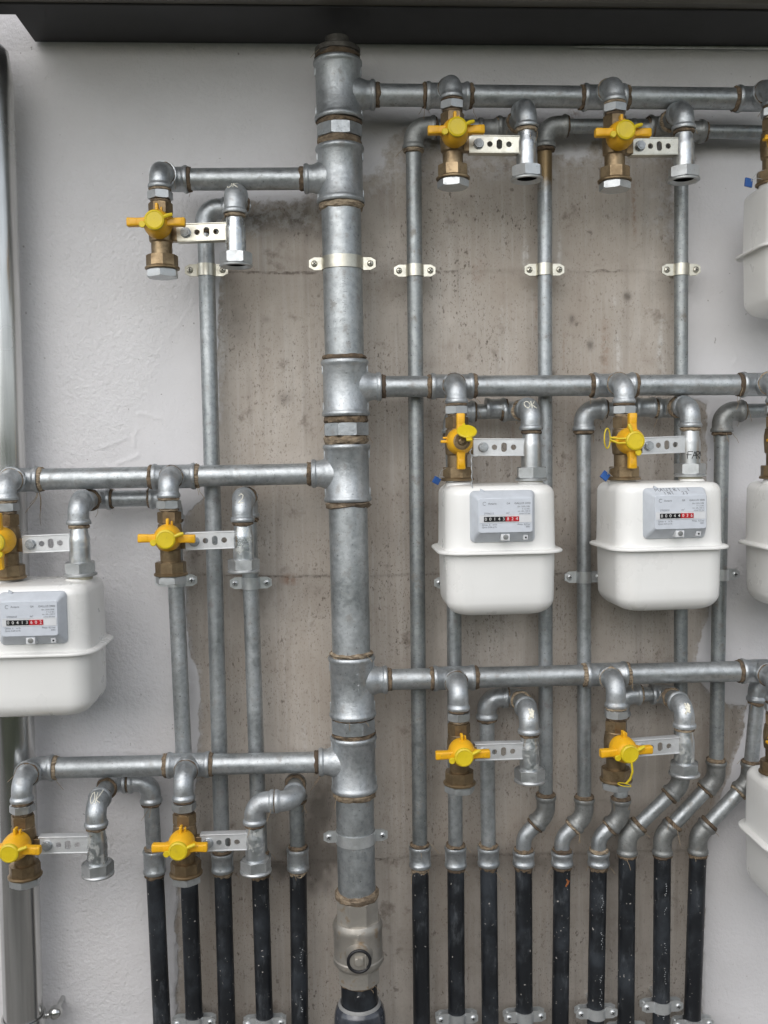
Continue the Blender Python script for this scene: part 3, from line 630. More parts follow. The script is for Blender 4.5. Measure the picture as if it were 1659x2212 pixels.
def cap_bm():
    bm = bmesh.new(); lathe(bm, Vector((0,0,0)), -Y, [(0.0515, 0.0141), (0.0535, 0.0142), (0.0555, 0.0136), (0.0566, 0.0114), (0.0560, 0.0110), (0.0560, 0.004)], 32)
    sweep(bm, [Vector((0.012,-0.0525,0.004)), Vector((0.018,-0.052,0.0065)), Vector((0.0245,-0.0505,0.0085))], [0.0026, 0.0030, 0.0024], 8)
    lathe(bm, Vector((-0.0175,-0.049,-0.0055)), -Y, [(0, 0.0045), (0.003, 0.0048), (0.0042, 0.0040)], 16); box(bm, (-0.0135,-0.0505,-0.003), 0.007, 0.0026, 0.0045, 0.0008)
    return bm
def make_valve():
    r = thing('gas_valve', 'prototype', 'valve', (0,0,0), 'yellow handled gas valves')
    bm = bmesh.new(); lathe(bm, Vector((0,0,0.1045)), Z, [(0, 0.0120), (0.022, 0.0122)], 24); hexnut(bm, Vector((0,0,0)), Z, 0.1005, 0.1120, 0.0160, 6, 0.32, 1.05); part('hex_nipple', bm, MAT['zinc'], r, True, angle=16)
    bm = bmesh.new()
    hexnut(bm, Vector((0,0,0)), Z, 0.0790, 0.0955, 0.0152, 6, 0.05, 1.05)
    lathe(bm, Vector((0,0,0)), Z, [(0.0955, 0.0128), (0.0985, 0.0128)], 24)
    lathe(bm, Vector((0,0,0)), Z, [(0.038, 0.0150), (0.0405, 0.0175), (0.047, 0.0180), (0.056, 0.0186), (0.066, 0.0186), (0.074, 0.0172), (0.0765, 0.0172), (0.0775, 0.0158), (0.0795, 0.0150)], 32)
    lathe(bm, Vector((0,0,0)), Z, [(0.016, 0.0150), (0.039, 0.0152)], 28)
    lathe(bm, Vector((0,0,ZB)), -Y, [(0.008, 0.0135), (0.0215, 0.0125), (0.0215, 0.010)], 24)
    box(bm, (0.0205, 0.0, 0.050), 0.012, 0.014, 0.020, 0.0012)
    part('valve_body', bm, MAT['brass'], r, True, angle=16)
    bm = bmesh.new(); hexnut(bm, Vector((0,0,0)), Z, 0.0042, 0.0205, 0.0212, 8, 0.2, 1.03); lathe(bm, Vector((0,0,0)), Z, [(0, 0.0235), (0.0008, 0.0250), (0.0030, 0.0252), (0.0046, 0.0235), (0.0055, 0.0215)], 36); part('union_nut', bm, MAT['brass'], r, True, angle=16)
    h = part('handle', handle_bm(), MAT['yellow'], r, True); h.location = (0, 0, ZB)
    cp = part('cap', cap_bm(), MAT['cap'], h, True)
    return r
def plug_bm():
    bm = bmesh.new(); lathe(bm, Vector((0,0,0)), -Z, [(-0.004, 0.0195), (0.0012, 0.0200)], 32); hexnut(bm, Vector((0,0,0)), -Z, 0.001, 0.0115, 0.0205, 6, 0.5, 1.06); return bm
PLUG = mesh_from('blanking_plug', plug_bm(), MAT['zinc'], angle=16)
proto = make_valve()
VLAB = {
 'A': 'yellow gas valve alone on the short upper left pipe, hex plug underneath',
 'B': 'yellow gas valve cut by the left edge, handle upright above the left meter',
 'C': 'closed yellow gas valve on the middle left pipe, just above a pipe clamp',
 'D': 'closed yellow gas valve in front of the steel downpipe, cut by the left edge',
 'E': 'closed yellow gas valve on the lowest left pipe, in front of the second black pipe',
 'F': 'closed yellow gas valve on the top right pipe, the one nearest the riser',
 'G': 'closed yellow gas valve in the middle of the top right pipe, square plug head underneath',
 'H': 'brass gas valve at the upper right edge under the canopy, beside a blue tag',
 'I': 'open yellow gas valve whose lemon cap is flipped up showing the stem',
 'J': 'open yellow gas valve with a yellow pull ring sticking out to the left',
 'K': 'brass gas valve at the right edge at mid height, almost wholly cut off',
 'L': 'closed yellow gas valve on the lowest right pipe, nearest the riser, above straight pipes',
 'M': 'closed yellow gas valve with a yellow strap dangling over its brass nut',
 'N': 'brass gas valve at the right edge above the lowest meter'}
OPEN = 'BHIJKN'; VROOT = {}; VPOS = {}
TILT = {'A': 0, 'C': 2, 'D': 2, 'E': 1, 'F': -1, 'G': 0, 'L': 0, 'M': -1}
VCOPY = [proto] + [copy_tree(proto) for _ in range(len(V)-1)]
for i, n in enumerate(V):
    o = VCOPY[i]
    p = P(*V[n], YF); o.location = p; o['label'] = VLAB[n]; ROOT[o.name] = p.copy(); VROOT[n] = o; VPOS[n] = p
    h = [c for c in o.children if c.name.startswith('handle')][0]
    h.rotation_euler.y = rad(-90) if n in OPEN else rad(TILT.get(n, 0))
    o.rotation_euler.z = {'C': rad(3), 'E': rad(-2), 'M': rad(5), 'D': rad(-4)}.get(n, 0)
    ROOT[o.name] = p.copy()
    # drop elbow from the manifold tee
    c = Vector((p.x, YF, VM[n].z)); zb = p.z + 0.1165; bm = bmesh.new()
    elbow(bm, Vector((p.x, VM[n].y-0.027, c.z)), c, Vector((p.x, YF, zb)), 0.0151, 0.0174, 0.019)
    me = mesh_from('drop_elbow', bm, MAT['cast'], p); e = bpy.data.objects.new('drop_elbow', me); C.objects.link(e); e.parent = o; e.rotation_euler.z = -o.rotation_euler.z; ROOT[e.name] = p.copy()
    s = seal_bm(Vector((0,0,0.1148)), Z, 0.0050, 0.0150); me = mesh_from('thread_seal', s, MAT['hemp']); e = bpy.data.objects.new('thread_seal', me); C.objects.link(e); e.parent = o
    s = seal_bm(Vector((0,0,0.0985)), Z, 0.0048, 0.0138); me = mesh_from('thread_seal', s, MAT['hemp']); e = bpy.data.objects.new('thread_seal', me); C.objects.link(e); e.parent = o
    if n not in OPEN:
        e = bpy.data.objects.new('blanking_plug', PLUG); C.objects.link(e); e.parent = o; e.rotation_euler.z = {'A': 0.0, 'C': 0.3, 'E': 0.2, 'F': 0.25, 'G': 0.02, 'L': 0.6, 'M': -0.3}.get(n, 0.1)
# the flipped cap and bared stem of one valve
h = [c for c in VROOT['I'].children if c.name.startswith('handle')][0]
for c in list(h.children): bpy.data.objects.remove(c)
bm = bmesh.new(); lathe(bm, Vector((0,0,0)), -Y, [(0.0500, 0.0125), (0.0535, 0.0125), (0.0538, 0.0100), (0.0525, 0.0095), (0.0525, 0.004)], 28); hexnut(bm, Vector((0.0,0,0.0005)), -Y, 0.052, 0.0590, 0.0048, 6, 0.3); lathe(bm, Vector((0,0,0.0005)), -Y, [(0.058, 0.0034), (0.0605, 0.0030)], 12)
part('valve_stem', bm, MAT['brass'], h, True)
bm = bmesh.new(); Rx = Matrix.Rotation(rad(-52), 3, 'X')
t = bmesh.new(); lathe(t, Vector((0,0,0)), -Y, [(0, 0.0140), (0.002, 0.0146), (0.0034, 0.0135), (0.0034, 0.004)], 30); box(t, (0.0015,0,-0.0165), 0.0085, 0.003, 0.007, 0.001); box(t, (-0.002,0,0.0170), 0.004, 0.002, 0.008, 0.0007)
# the cap lies tipped upwards in front of the stem; undo the handle's quarter turn
for v in t.verts: v.co = Matrix.Rotation(rad(90), 3, 'Y') @ (Rx @ v.co + Vector((0.005, -0.068, 0.0125)))
part('cap', t, MAT['cap'], h, True)
# the pull ring of the next one
h = [c for c in VROOT['J'].children if c.name.startswith('handle')][0]
bm = bmesh.new(); Q = Matrix.Rotation(rad(90), 3, 'Y')
ring = [Q @ Vector((-0.0405 + 0.0055*math.cos(a), -0.050 + 0.004*math.cos(a), 0.004 + 0.0145*math.sin(a))) for a in (i*2*math.pi/30 for i in range(31))]; sweep(bm, ring, 0.0010, 8, False)
for dz in (0.0035, -0.003): sweep(bm, [Q @ Vector((-0.036, -0.047, 0.004+dz*0.5)), Q @ Vector((-0.024, -0.048, dz)), Q @ Vector((-0.013, -0.052, dz))], 0.0014, 8)
part('pull_ring', bm, MAT['cap'], h, True)
# dangling strap
h = [c for c in VROOT['M'].children if c.name.startswith('handle')][0]
bm = bmesh.new(); sweep(bm, [Vector((0.002,-0.055,-0.012)), Vector((0.003,-0.056,-0.026)), Vector((0.000,-0.054,-0.038)), Vector((-0.005,-0.050,-0.046))], 0.0017, 8)
ring = [Vector((-0.006 + 0.010*math.cos(a), -0.046 + 0.008*math.sin(a), -0.049 - 0.002*math.cos(a))) for a in (i*2*math.pi/26 for i in range(27))]; sweep(bm, ring, 0.0007, 6, False); part('strap', bm, MAT['cap'], h, True)

# ------------------------------------------------------------------ outlets: elbow, swivel tail and union nut
OUT = {'A': (510.2,577), 'B': (174.3,1243.5), 'C': (527,1236.5), 'D': (212,1890), 'E': (552.8,1883), 'F': (1138,391), 'G': (1476.7,392.6), 'I': (1148,1038.4), 'J': (1490.4,1029.6), 'L': (1144,1687.6), 'M': (1478,1673.6)}
ODY = {'G': 0.012, 'J': 0.018, 'M': 0.014, 'L': 0.004, 'A': -0.006}
OLAB = {
 'A': 'galvanised outlet elbow hanging left of the riser near the top, open nut underneath',
 'B': 'galvanised outlet elbow and nut screwed onto the right side of the left meter',
 'C': 'galvanised outlet elbow chalked with a 2, left of the riser above a pipe clamp',
 'D': 'galvanised outlet elbow chalked OK hanging over bare plaster at lower left',
 'E': 'S-bent galvanised outlet of two elbows at lower left, above the fourth black pipe',
 'F': 'galvanised outlet elbow under the top right pipe, in front of the yellow-stained pipe',
 'G': 'galvanised outlet elbow under the top right pipe, the farther one from the riser',
 'I': 'galvanised outlet elbow chalked OK above the meter nearest the riser',
 'J': 'galvanised outlet elbow with FARM written in black marker on its tail',
 'L': 'galvanised outlet elbow with peeling pale paint, below the lowest right pipe nearest the riser',
 'M': 'galvanised outlet elbow bent sideways above the first long dogleg, lowest right row'}
OPOS = {}; OC = {}
ZE = 0.109
def outlet(n):
    y = YF + ODY.get(n, 0); p = P(*OUT[n], y); root = thing('outlet_fitting', OLAB[n], 'pipe fitting', p, 'galvanised outlet fittings beside the yellow valves'); OPOS[n] = p
    c = p + Z*ZE; OC[n] = c; yb = YB-0.030
    bm = bmesh.new(); mouth = c + Y*0.030 if n != 'E' else c + X*0.030
    elbow(bm, mouth, c, c - Z*0.0325, 0.0155, 0.0180, 0.020); tcopy = bm.copy(); e = part('elbow', bm, MAT['cast'], root)
    if n == 'E':
        c2 = Vector((P(634,1733,y).x, y, c.z)); bm = bmesh.new(); elbow(bm, c2 - X*0.028, c2, c2 + Y*0.034, 0.0155, 0.0178, 0.020); part('elbow', bm, MAT['cast'], root)
        g = (mouth + c2 - X*0.028)/2; part('nipple', pipe_bm(mouth - X*0.004, c2 - X*0.024, 0.0125), MAT['pipe'], root); seal(c2 - X*0.0305, X, 0.005, 0.0150, root); seal(mouth + X*0.002, X, 0.004, 0.0150, root)
        part('nipple', pipe_bm(c2 + Y*0.03, Vector((c2.x, YB-0.02, c2.z)), 0.0125), MAT['old_pipe'], root); OC[n] = c2
    else:
        part('nipple', pipe_bm(mouth - Y*0.003, Vector((c.x, YB-0.018, c.z)), 0.0135), MAT['old_pipe'], root); seal(mouth + Y*0.003, Y, 0.005, 0.0152, root, 1.2)
    seal(c - Z*0.0352, Z, 0.0060, 0.0148, root)
    bm = bmesh.new(); lathe(bm, c, -Z, [(0.034, 0.0122), (0.0385, 0.0126), (0.041, 0.0131), (0.0455, 0.0133), (0.052, 0.0149), (0.056, 0.0153), (0.0955, 0.0153)], 32, cap1=False); tb = bm.copy(); tl = part('tail_piece', bm, MAT['tail'] if n not in 'IJ' else MAT['zinc'], root)
    k = random.uniform(0, 1); bm = bmesh.new(); hexnut(bm, p, Z, 0.0045, 0.0205, 0.0205, 6, k, 1.05, caps=False)
    lathe(bm, p, Z, [(0.004, 0.0150), (0.0005, 0.0195), (0, 0.0225), (0.0008, 0.0240), (0.0028, 0.0243), (0.0046, 0.0228), (0.0052, 0.0205)], 36, False, False); lathe(bm, p, Z, [(0.0200, 0.0208), (0.0208, 0.0150)], 24, False, False); part('union_nut', bm, MAT['zinc'], root, angle=16)
    if n not in 'BIJ':
        bm = bmesh.new(); lathe(bm, p, Z, [(0.0015, 0.0190), (0.012, 0.0175), (0.012, 0.002)], 28, False, True); part('bore', bm, MAT['bore'], root)
    else:
        bm = bmesh.new(); lathe(bm, p, -Z, [(-0.002, 0.0170), (0.0048, 0.0172)], 28); part('washer', bm, MAT['washer'], root)
    mk = {'A': ('OK', -0.011, 0.004, 0.011), 'D': ('OK', -0.008, 0.004, 0.010), 'I': ('OK', -0.010, 0.000, 0.011), 'C': ('2', -0.005, -0.004, 0.013)}.get(n)
    if mk: part('chalk_mark', strokes_on(tcopy, write(mk[0]), c + X*mk[1] + Z*mk[2], mk[3], 0.0007, jitter=0.0006), MAT['chalk'], e)
    if n in 'LM':
        bm = strokes_on(tcopy, [[(0,0),(.4,.5),(.2,1)],[(.1,.6),(.7,.8)],[(.3,.2),(.6,.5),(.5,1.0)],[(.55,.1),(.5,.6)]], c + X*-0.004 - Z*0.008, 0.014, 0.0016, jitter=0.001); part('paint_smear', bm, MAT['chalk'], e)
    if n == 'J': part('marker_writing', strokes_on(tb, write('FARM', 0.62), c + X*-0.0095 - Z*0.081, 0.0110, 0.0006, jitter=0.0003), MAT['marker'], tl)
    tcopy.free(); tb.free(); return root
for n in OUT: outlet(n)

# ------------------------------------------------------------------ perforated bars between valve and outlet
BLAB = {'A': 'perforated zinc bar bolted beside the lone upper left valve', 'B': 'perforated zinc bar above the left meter against plaster', 'C': 'perforated zinc bar crossing two rear pipes left of the riser at mid height',
 'D': 'perforated zinc bar at lower left against plaster, right of the valve over the downpipe', 'E': 'perforated zinc bar at lower left with a black coated pipe joint below its middle', 'F': 'perforated zinc bar under the top right pipe, nearest the riser',
 'G': 'perforated zinc bar under the top right pipe, the farther one from the riser', 'I': 'perforated zinc bar above the meter nearest the riser', 'J': 'perforated zinc bar joined to the tail marked FARM',
 'L': 'perforated zinc bar on the lowest right row, nearest the riser', 'M': 'perforated zinc bar on the lowest right row, tilted back behind a wide yellow handle'}
def circ(cx, cz, rx, rz, n=18): return [(cx + rx*math.cos(2*math.pi*i/n), cz + rz*math.sin(2*math.pi*i/n)) for i in range(n)]
for n in OUT:
    a = VPOS[n] + Vector((0, 0, 0.0505)); b = OPOS[n] + Vector((0, 0, 0.0505)); dv = b-a; L = math.hypot(dv.x, dv.y); yaw = math.atan2(dv.y, dv.x)
    root = thing('perforated_bar', BLAB[n], 'bracket', a + Vector((0, -0.0075, 0)), 'perforated bars between valves and outlets', yaw)
    x0, x1 = 0.0235, L-0.0115; hh = 0.0112; s = (L)/0.109
    outer = [(x0+0.001, -hh), (x1, -hh), (x1, hh), (x0+0.001, hh), (x0, hh-0.001), (x0, -hh+0.001)]
    slot = [(0.0675*s + 0.0043*math.cos(t), (0.0028 if math.sin(t) >= 0 else -0.0028) + 0.0043*math.sin(t)) for t in (2*math.pi*(i+0.5)/20 for i in range(20))]
    bm = plate_with_holes(outer, [circ(0.0535*s, 0, 0.0042, 0.0042), slot, circ(0.0815*s, 0, 0.0042, 0.0042)], 0.0025)
    box(bm, ((x0+x1)/2, 0.0065, hh+0.0010), x1-x0, 0.015, 0.0018, 0.0004); box(bm, ((x0+x1)/2, 0.0065, -hh-0.0010), x1-x0, 0.015, 0.0018, 0.0004)
    tilt = math.asin(dv.z/L)
    o = part('bar', bm, MAT['clamp'] if n in 'AFG' else MAT['bar'], root, True, angle=30); o.rotation_euler.y = -tilt
    bm = bmesh.new(); bx = Vector((0.0370*s, 0, 0)); lathe(bm, bx, -Y, [(-0.004, 0.0078), (0.0010, 0.0078), (0.0014, 0.0072)], 24); hexnut(bm, bx, -Y, 0.0012, 0.0058, 0.0062, 6, random.uniform(0, 1), 1.02); lathe(bm, bx, -Y, [(0.0055, 0.0048), (0.0064, 0.0044)], 16)
    e = part('bolt', bm, MAT['cast'], root, True, angle=16); e.rotation_euler.y = -tilt

# ------------------------------------------------------------------ rear supply pipes
PR = 0.0122
def fwd_tee(root, c, d, mat, HL=0.026):
    """fitting at the back plane with a mouth towards the viewer; d = direction the run arrives from"""
    bm = bmesh.new(); elbow(bm, c + d*HL, c, c - Y*0.024, 0.0155, 0.0178, 0.016); part('rear_elbow', bm, mat, root); seal(c - Y*0.0255, Y, 0.006, 0.0158, root, 1.4)
def run_down(root, pts, r, mat, castmat, R=0.022, sleeves=True, coupling=True, stop=None):
    pass
SLAB = {
 'A': ('long galvanised rear pipe at left that starts in an elbow under the upper left valve', 'A'),
 'B': ('galvanised rear pipe behind the middle left valve, with a short horizontal top run', 'B'),
 'C': ('galvanised rear pipe dropping straight behind the elbow chalked 2', 'C'),
 'D': ('short galvanised rear pipe at lower left leading to the leftmost black pipe', 'D'),
 'E': ('short galvanised rear pipe just left of the riser, under the S-bent outlet', 'E'),
 'F': ('long straight galvanised rear pipe just right of the riser, from top elbow to black pipe', 'F'),
 'G': ('galvanised rear pipe stained yellow at its top, ending in a short dogleg', 'G'),
 'H': ('galvanised rear pipe behind the farther top outlet, ending in the first long dogleg', 'H'),
 'I': ('galvanised rear pipe hidden behind the meter nearest the riser, straight to its black pipe', 'I'),
 'J': ('galvanised rear pipe between the two full meters, ending in a short dogleg', 'J'),
 'K': ('galvanised rear pipe to the right of the FARM outlet, ending in the middle long dogleg', 'K'),
 'L': ('short galvanised rear pipe starting under the lowest right pipe, straight to its black pipe', 'L'),
 'M': ('short galvanised rear pipe under the strapped valve, ending in a short dogleg', 'M'),
 'N': ('galvanised rear pipe ending in the rightmost long dogleg beside the lowest right meter', 'N')}
def supply(n, top, verts, bot, to=None, r=PR, fwd=None, old=0, coup=None, extra=None):
    """top: corner px; verts: px points down the pipe; bot: px of the coupling top; to: px of the far end of the top run"""
    mat = MAT['old_pipe'] if old else MAT['pipe']; cm = MAT['old_cast'] if old else MAT['cast']
    e = P(*bot, YB); root = thing('supply_pipe', SLAB[n][0], 'pipe', e, 'galvanised rear pipes leading down to the black pipes')
    c = P(*top, YB)
    if fwd is not None:           # fitting right behind an outlet
        oc = OC[fwd]; t = Vector((oc.x, YB, oc.z))
    chain = [P(*v, YB) for v in verts]
    if to == 'direct':
        c = t; d = (chain[0]-c).normalized(); bm = bmesh.new(); elbow(bm, c - Y*0.024, c, c + d*0.032, 0.0155, 0.0178, 0.018); part('elbow', bm, cm, root); seal(c - Y*0.0255, Y, 0.006, 0.0158, root, 1.4)
    else:
        far = t if fwd is not None else P(*to, YB)
        if fwd is not None: c = Vector((c.x, YB, far.z + (c.x-far.x)*0.0))
        h = (far-c).normalized(); d = (chain[0]-c).normalized(); bm = bmesh.new(); elbow(bm, c + h*0.034, c, c + d*0.034, 0.0158, 0.0182, 0.021); part('elbow', bm, cm, root); seal(c + h*0.0355, h, 0.005, 0.0152, root)
        Lh = (far-c).length; e1 = far - h*0.026 if fwd is not None else far
        if Lh > 0.07: part('pipe_section', pipe_bm(c + h*0.03, e1, r), mat, root)
        if fwd is not None:
            fwd_tee(root, far, -h, cm)
            if Lh > 0.08: seal(far - h*0.0275, h, 0.005, 0.0150, root)
        if extra:
            q = P(*extra, YB); bm = bmesh.new(); lathe(bm, q - h*0.016, h, sleeve_prof(0.032, 0.0150, 0.0172), 28); part('coupling', bm, cm, root); seal(q + h*0.018, h, 0.004, 0.0145, root)
    cur = c + d*0.031; seal(c + d*0.0365, d, 0.0065, 0.0152, root, 1.2)
    i = 0; pts = chain
    # straight verticals with 45 degree elbows at every interior corner
    for k, q in enumerate(pts):
        last = k == len(pts)-1
        if last:
            d2 = (q-cur).normalized(); part('pipe_section', pipe_bm(cur, q, r), mat, root); cur = q; break
        nx = pts[k+1]; d2 = (q-cur).normalized(); d3 = (nx-q).normalized(); bend = d2.angle(d3)
        if bend < rad(12): continue
        a = q - d2*0.030; b = q + d3*0.024
        part('pipe_section', pipe_bm(cur, a + d2*0.004, r), MAT['stained'] if n == 'G' else mat, root); seal(a - d2*0.002, d2, 0.0065, 0.0150, root, 1.1)
        bm = bmesh.new(); elbow(bm, a, q, b, 0.0152, 0.0172, 0.030, bead_a=True, bead_b=True); part('bend', bm, MAT['old_cast'], root)
        seal(b + d3*0.002, d3, 0.0060, 0.0150, root, 1.1); cur = b - d3*0.002
        # lower bend follows at once
        q2 = nx; dn = -Z if k+2 >= len(pts) else (pts[k+2]-nx).normalized(); a2 = q2 - d3*0.024; b2 = q2 + dn*0.030
        if (a2-b).dot(d3) > 0.012:
            part('pipe_section', pipe_bm(cur, a2 + d3*0.004, r*1.03), MAT['pipe'], root); seal(a2 - d3*0.003, d3, 0.007, 0.0152, root, 1.1); m2 = MAT['old_cast']; rr = (0.0152, 0.0172)
        else: a2 = cur; m2 = MAT['cast']; rr = (0.0125, 0.0125)
        bm = bmesh.new(); elbow(bm, a2, q2, b2, rr[0], rr[1], 0.030 if rr[0] > 0.014 else 0.028, bead_a=rr[0] > 0.014); part('bend', bm, m2, root); cur = b2; break
    if coup:
        z1 = P(coup[0], coup[1], YB); z2 = P(coup[0], coup[2], YB); x = cur.x; a = Vector((x, YB, z1.z)); L = z1.z-z2.z; bm = bmesh.new(); lathe(bm, a, -Z, sleeve_prof(L, 0.0162, 0.0184), 30)
        for k in (-1, 1): box(bm, a - Z*L/2 + X*k*0.0163, 0.0022, 0.003, L*0.6, 0.0006)
        part('coupling', bm, MAT['cast'], root); seal(a + Z*0.0022, Z, 0.006, 0.0148, root, 1.5); cur = a - Z*L
        seal(cur - Z*0.0035, Z, 0.009, 0.0145, root, 1.8)
    else: seal(cur - Z*0.003, Z, 0.007, 0.0150, root, 1.2)
    return cur
BOT = {}
BOT['A'] = supply('A', (443,449), [(446.5,619),(472.6,1598.6),(480,1843)], (480.6,1841), fwd='A', r=0.0129, coup=(480.6,1841,1881), old=0)
BOT['B'] = supply('B', (372,1085), [(382,1300),(394.4,1599),(407,1850)], (407,1845), fwd='B', r=0.0129, coup=(408,1845,1885))
BOT['C'] = supply('C', (537,1075), [(544,1300),(553.5,1599),(561,1850)], (561,1845), to='direct', fwd='C', r=0.0129, coup=(561,1845,1885))
BOT['D'] = supply('D', (325,1687), [(328,1768),(333,1838)], (333,1835), fwd='D', coup=(333,1835,1885))
BOT['E'] = supply('E', (637,1690), [(642.3,1768),(643,1835)], (641,1832), to='direct', fwd='E', old=1, coup=(641,1832,1878))
BOT['F'] = supply('F', (893,279), [(894,387),(906.4,1769),(907,1830)], (906.4,1827), fwd='F', old=1, r=0.0123, coup=(906.4,1827,1871), extra=(1055,279))
BOT['G'] = supply('G', (1177,282), [(1175,492),(1181,1387),(1179,1757),(1131,1808),(1131,1840)], (1131,1840), fwd='G', r=0.0115, old=1, coup=(1131,1838,1868), extra=(1385,280))
BOT['H'] = supply('H', (1472,283), [(1470.6,492),(1475,1370),(1470,1695),(1354.8,1806)], (1354,1850), to=(1740,288), r=0.0110, old=1, extra=(1500,284))
BOT['I'] = supply('I', (978,886), [(982,1370),(984,1700),(984,1832)], (984,1829), fwd='I', r=0.0120, coup=(983.8,1828,1871), extra=(1070,882))
BOT['J'] = supply('J', (1261,884), [(1261,1006),(1262,1762),(1214,1810),(1214,1840)], (1214,1840), fwd='J', r=0.0113, coup=(1214,1839,1868), extra=(1392,880))
BOT['K'] = supply('K', (1560,888), [(1558.8,1006),(1550.6,1599),(1546.5,1682),(1431,1806)], (1431,1850), to=(1740,886), r=0.0116, old=1)
BOT['L'] = supply('L', (1051,1494), [(1052.5,1599),(1055,1832)], (1055,1830), fwd='L', coup=(1054,1829,1868))
BOT['M'] = supply('M', (1338,1484), [(1340.8,1716),(1341.4,1764),(1293,1810),(1293,1840)], (1293,1840), fwd='M', r=0.0116, coup=(1292.5,1839,1868))
BOT['N'] = supply('N', (1638,1470), [(1634.4,1547),(1629.7,1640),(1619,1686),(1508,1804)], (1508,1850), to=(1760,1466), r=0.0118)

# ------------------------------------------------------------------ black coated pipes
KLAB = {'D': ('black coated pipe, leftmost of the five left of the riser', (350,2212)), 'B': ('black coated pipe, second from the left of the five left of the riser', (420,2212)), 'A': ('black coated pipe, middle of the five left of the riser', (490.5,2212)),
 'C': ('black coated pipe with a clamp at the bottom, second from the riser on its left', (572,2212)), 'E': ('black coated pipe with a printed line, nearest the riser on its left', (648,2212)),
 'F': ('black coated pipe nearest the riser on its right, without a clamp', (911,2212)), 'I': ('black coated pipe with a low clamp, second from the riser on its right', (986.5,2212)), 'L': ('black coated pipe, third from the riser on its right, between two clamped ones', (1059,2212)),
 'G': ('black coated pipe below the first short dogleg, clamped at the bottom', (1132.5,2212)), 'J': ('black coated pipe below the second short dogleg, chipped orange near its top', (1210,2212)), 'M': ('black coated pipe below the third short dogleg, with dashed white marks', (1286.5,2212)),
 'H': ('black coated pipe below the first long dogleg, close beside its left neighbour', (1352,2212)), 'K': ('black coated pipe below the second long dogleg, with white lettering and the highest clamp', (1428,2212)), 'N': ('black coated pipe, rightmost of the row beside white plaster', (1495,2212))}
KP = {}
for n, (lab, b) in KLAB.items():
    t = BOT[n] + Z*0.004; e = P(*b, YB); d = (e-t); f = t.z/(t.z-e.z); foot = t + d*f; foot.z = 0.0
    root = thing('black_pipe', lab, 'pipe', foot, 'black coated pipes going down into the ground'); KP[n] = (t, e)
    bm = pipe_bm(t, foot, 0.0141, 30); tb = bm.copy(); o = part('coated_tube', bm, MAT['black'], root)
    if n in 'EKM':
        rng = random.Random(ord(n)); bm = bmesh.new(); bvh = BVHTree.FromBMesh(tb); z = t.z-0.05
        if n == 'E': z = t.z - 0.13
        while z > e.z:
            for q in range(rng.randint(3, 9)):
                xx = t.x + (z-t.z)*(d.x/d.z) + (0.004 if n != 'K' else 0.001) + rng.uniform(-0.002, 0.002); L = rng.uniform(0.001, 0.003)
                h = bvh.ray_cast(Vector((xx, -0.3, z)), Y)
                if h[0]: box(bm, h[0], rng.uniform(0.0008, 0.0022), 0.0004, L*0.5)
                z -= rng.uniform(0.0025, 0.005)
            z -= rng.uniform(0.008, 0.05)
        part('printed_dashes', bm, MAT['print'], o, smooth=False)
    if n == 'J':
        bm = strokes_on(tb, [[(0,0),(.3,.6),(.1,1)],[(.2,.2),(.5,.7)]], t + X*0.003 - Z*0.035, 0.012, 0.0014); part('rust_chip', bm, plain('orange_rust', (0.30,0.10,0.03), 0.9), o)
    tb.free()

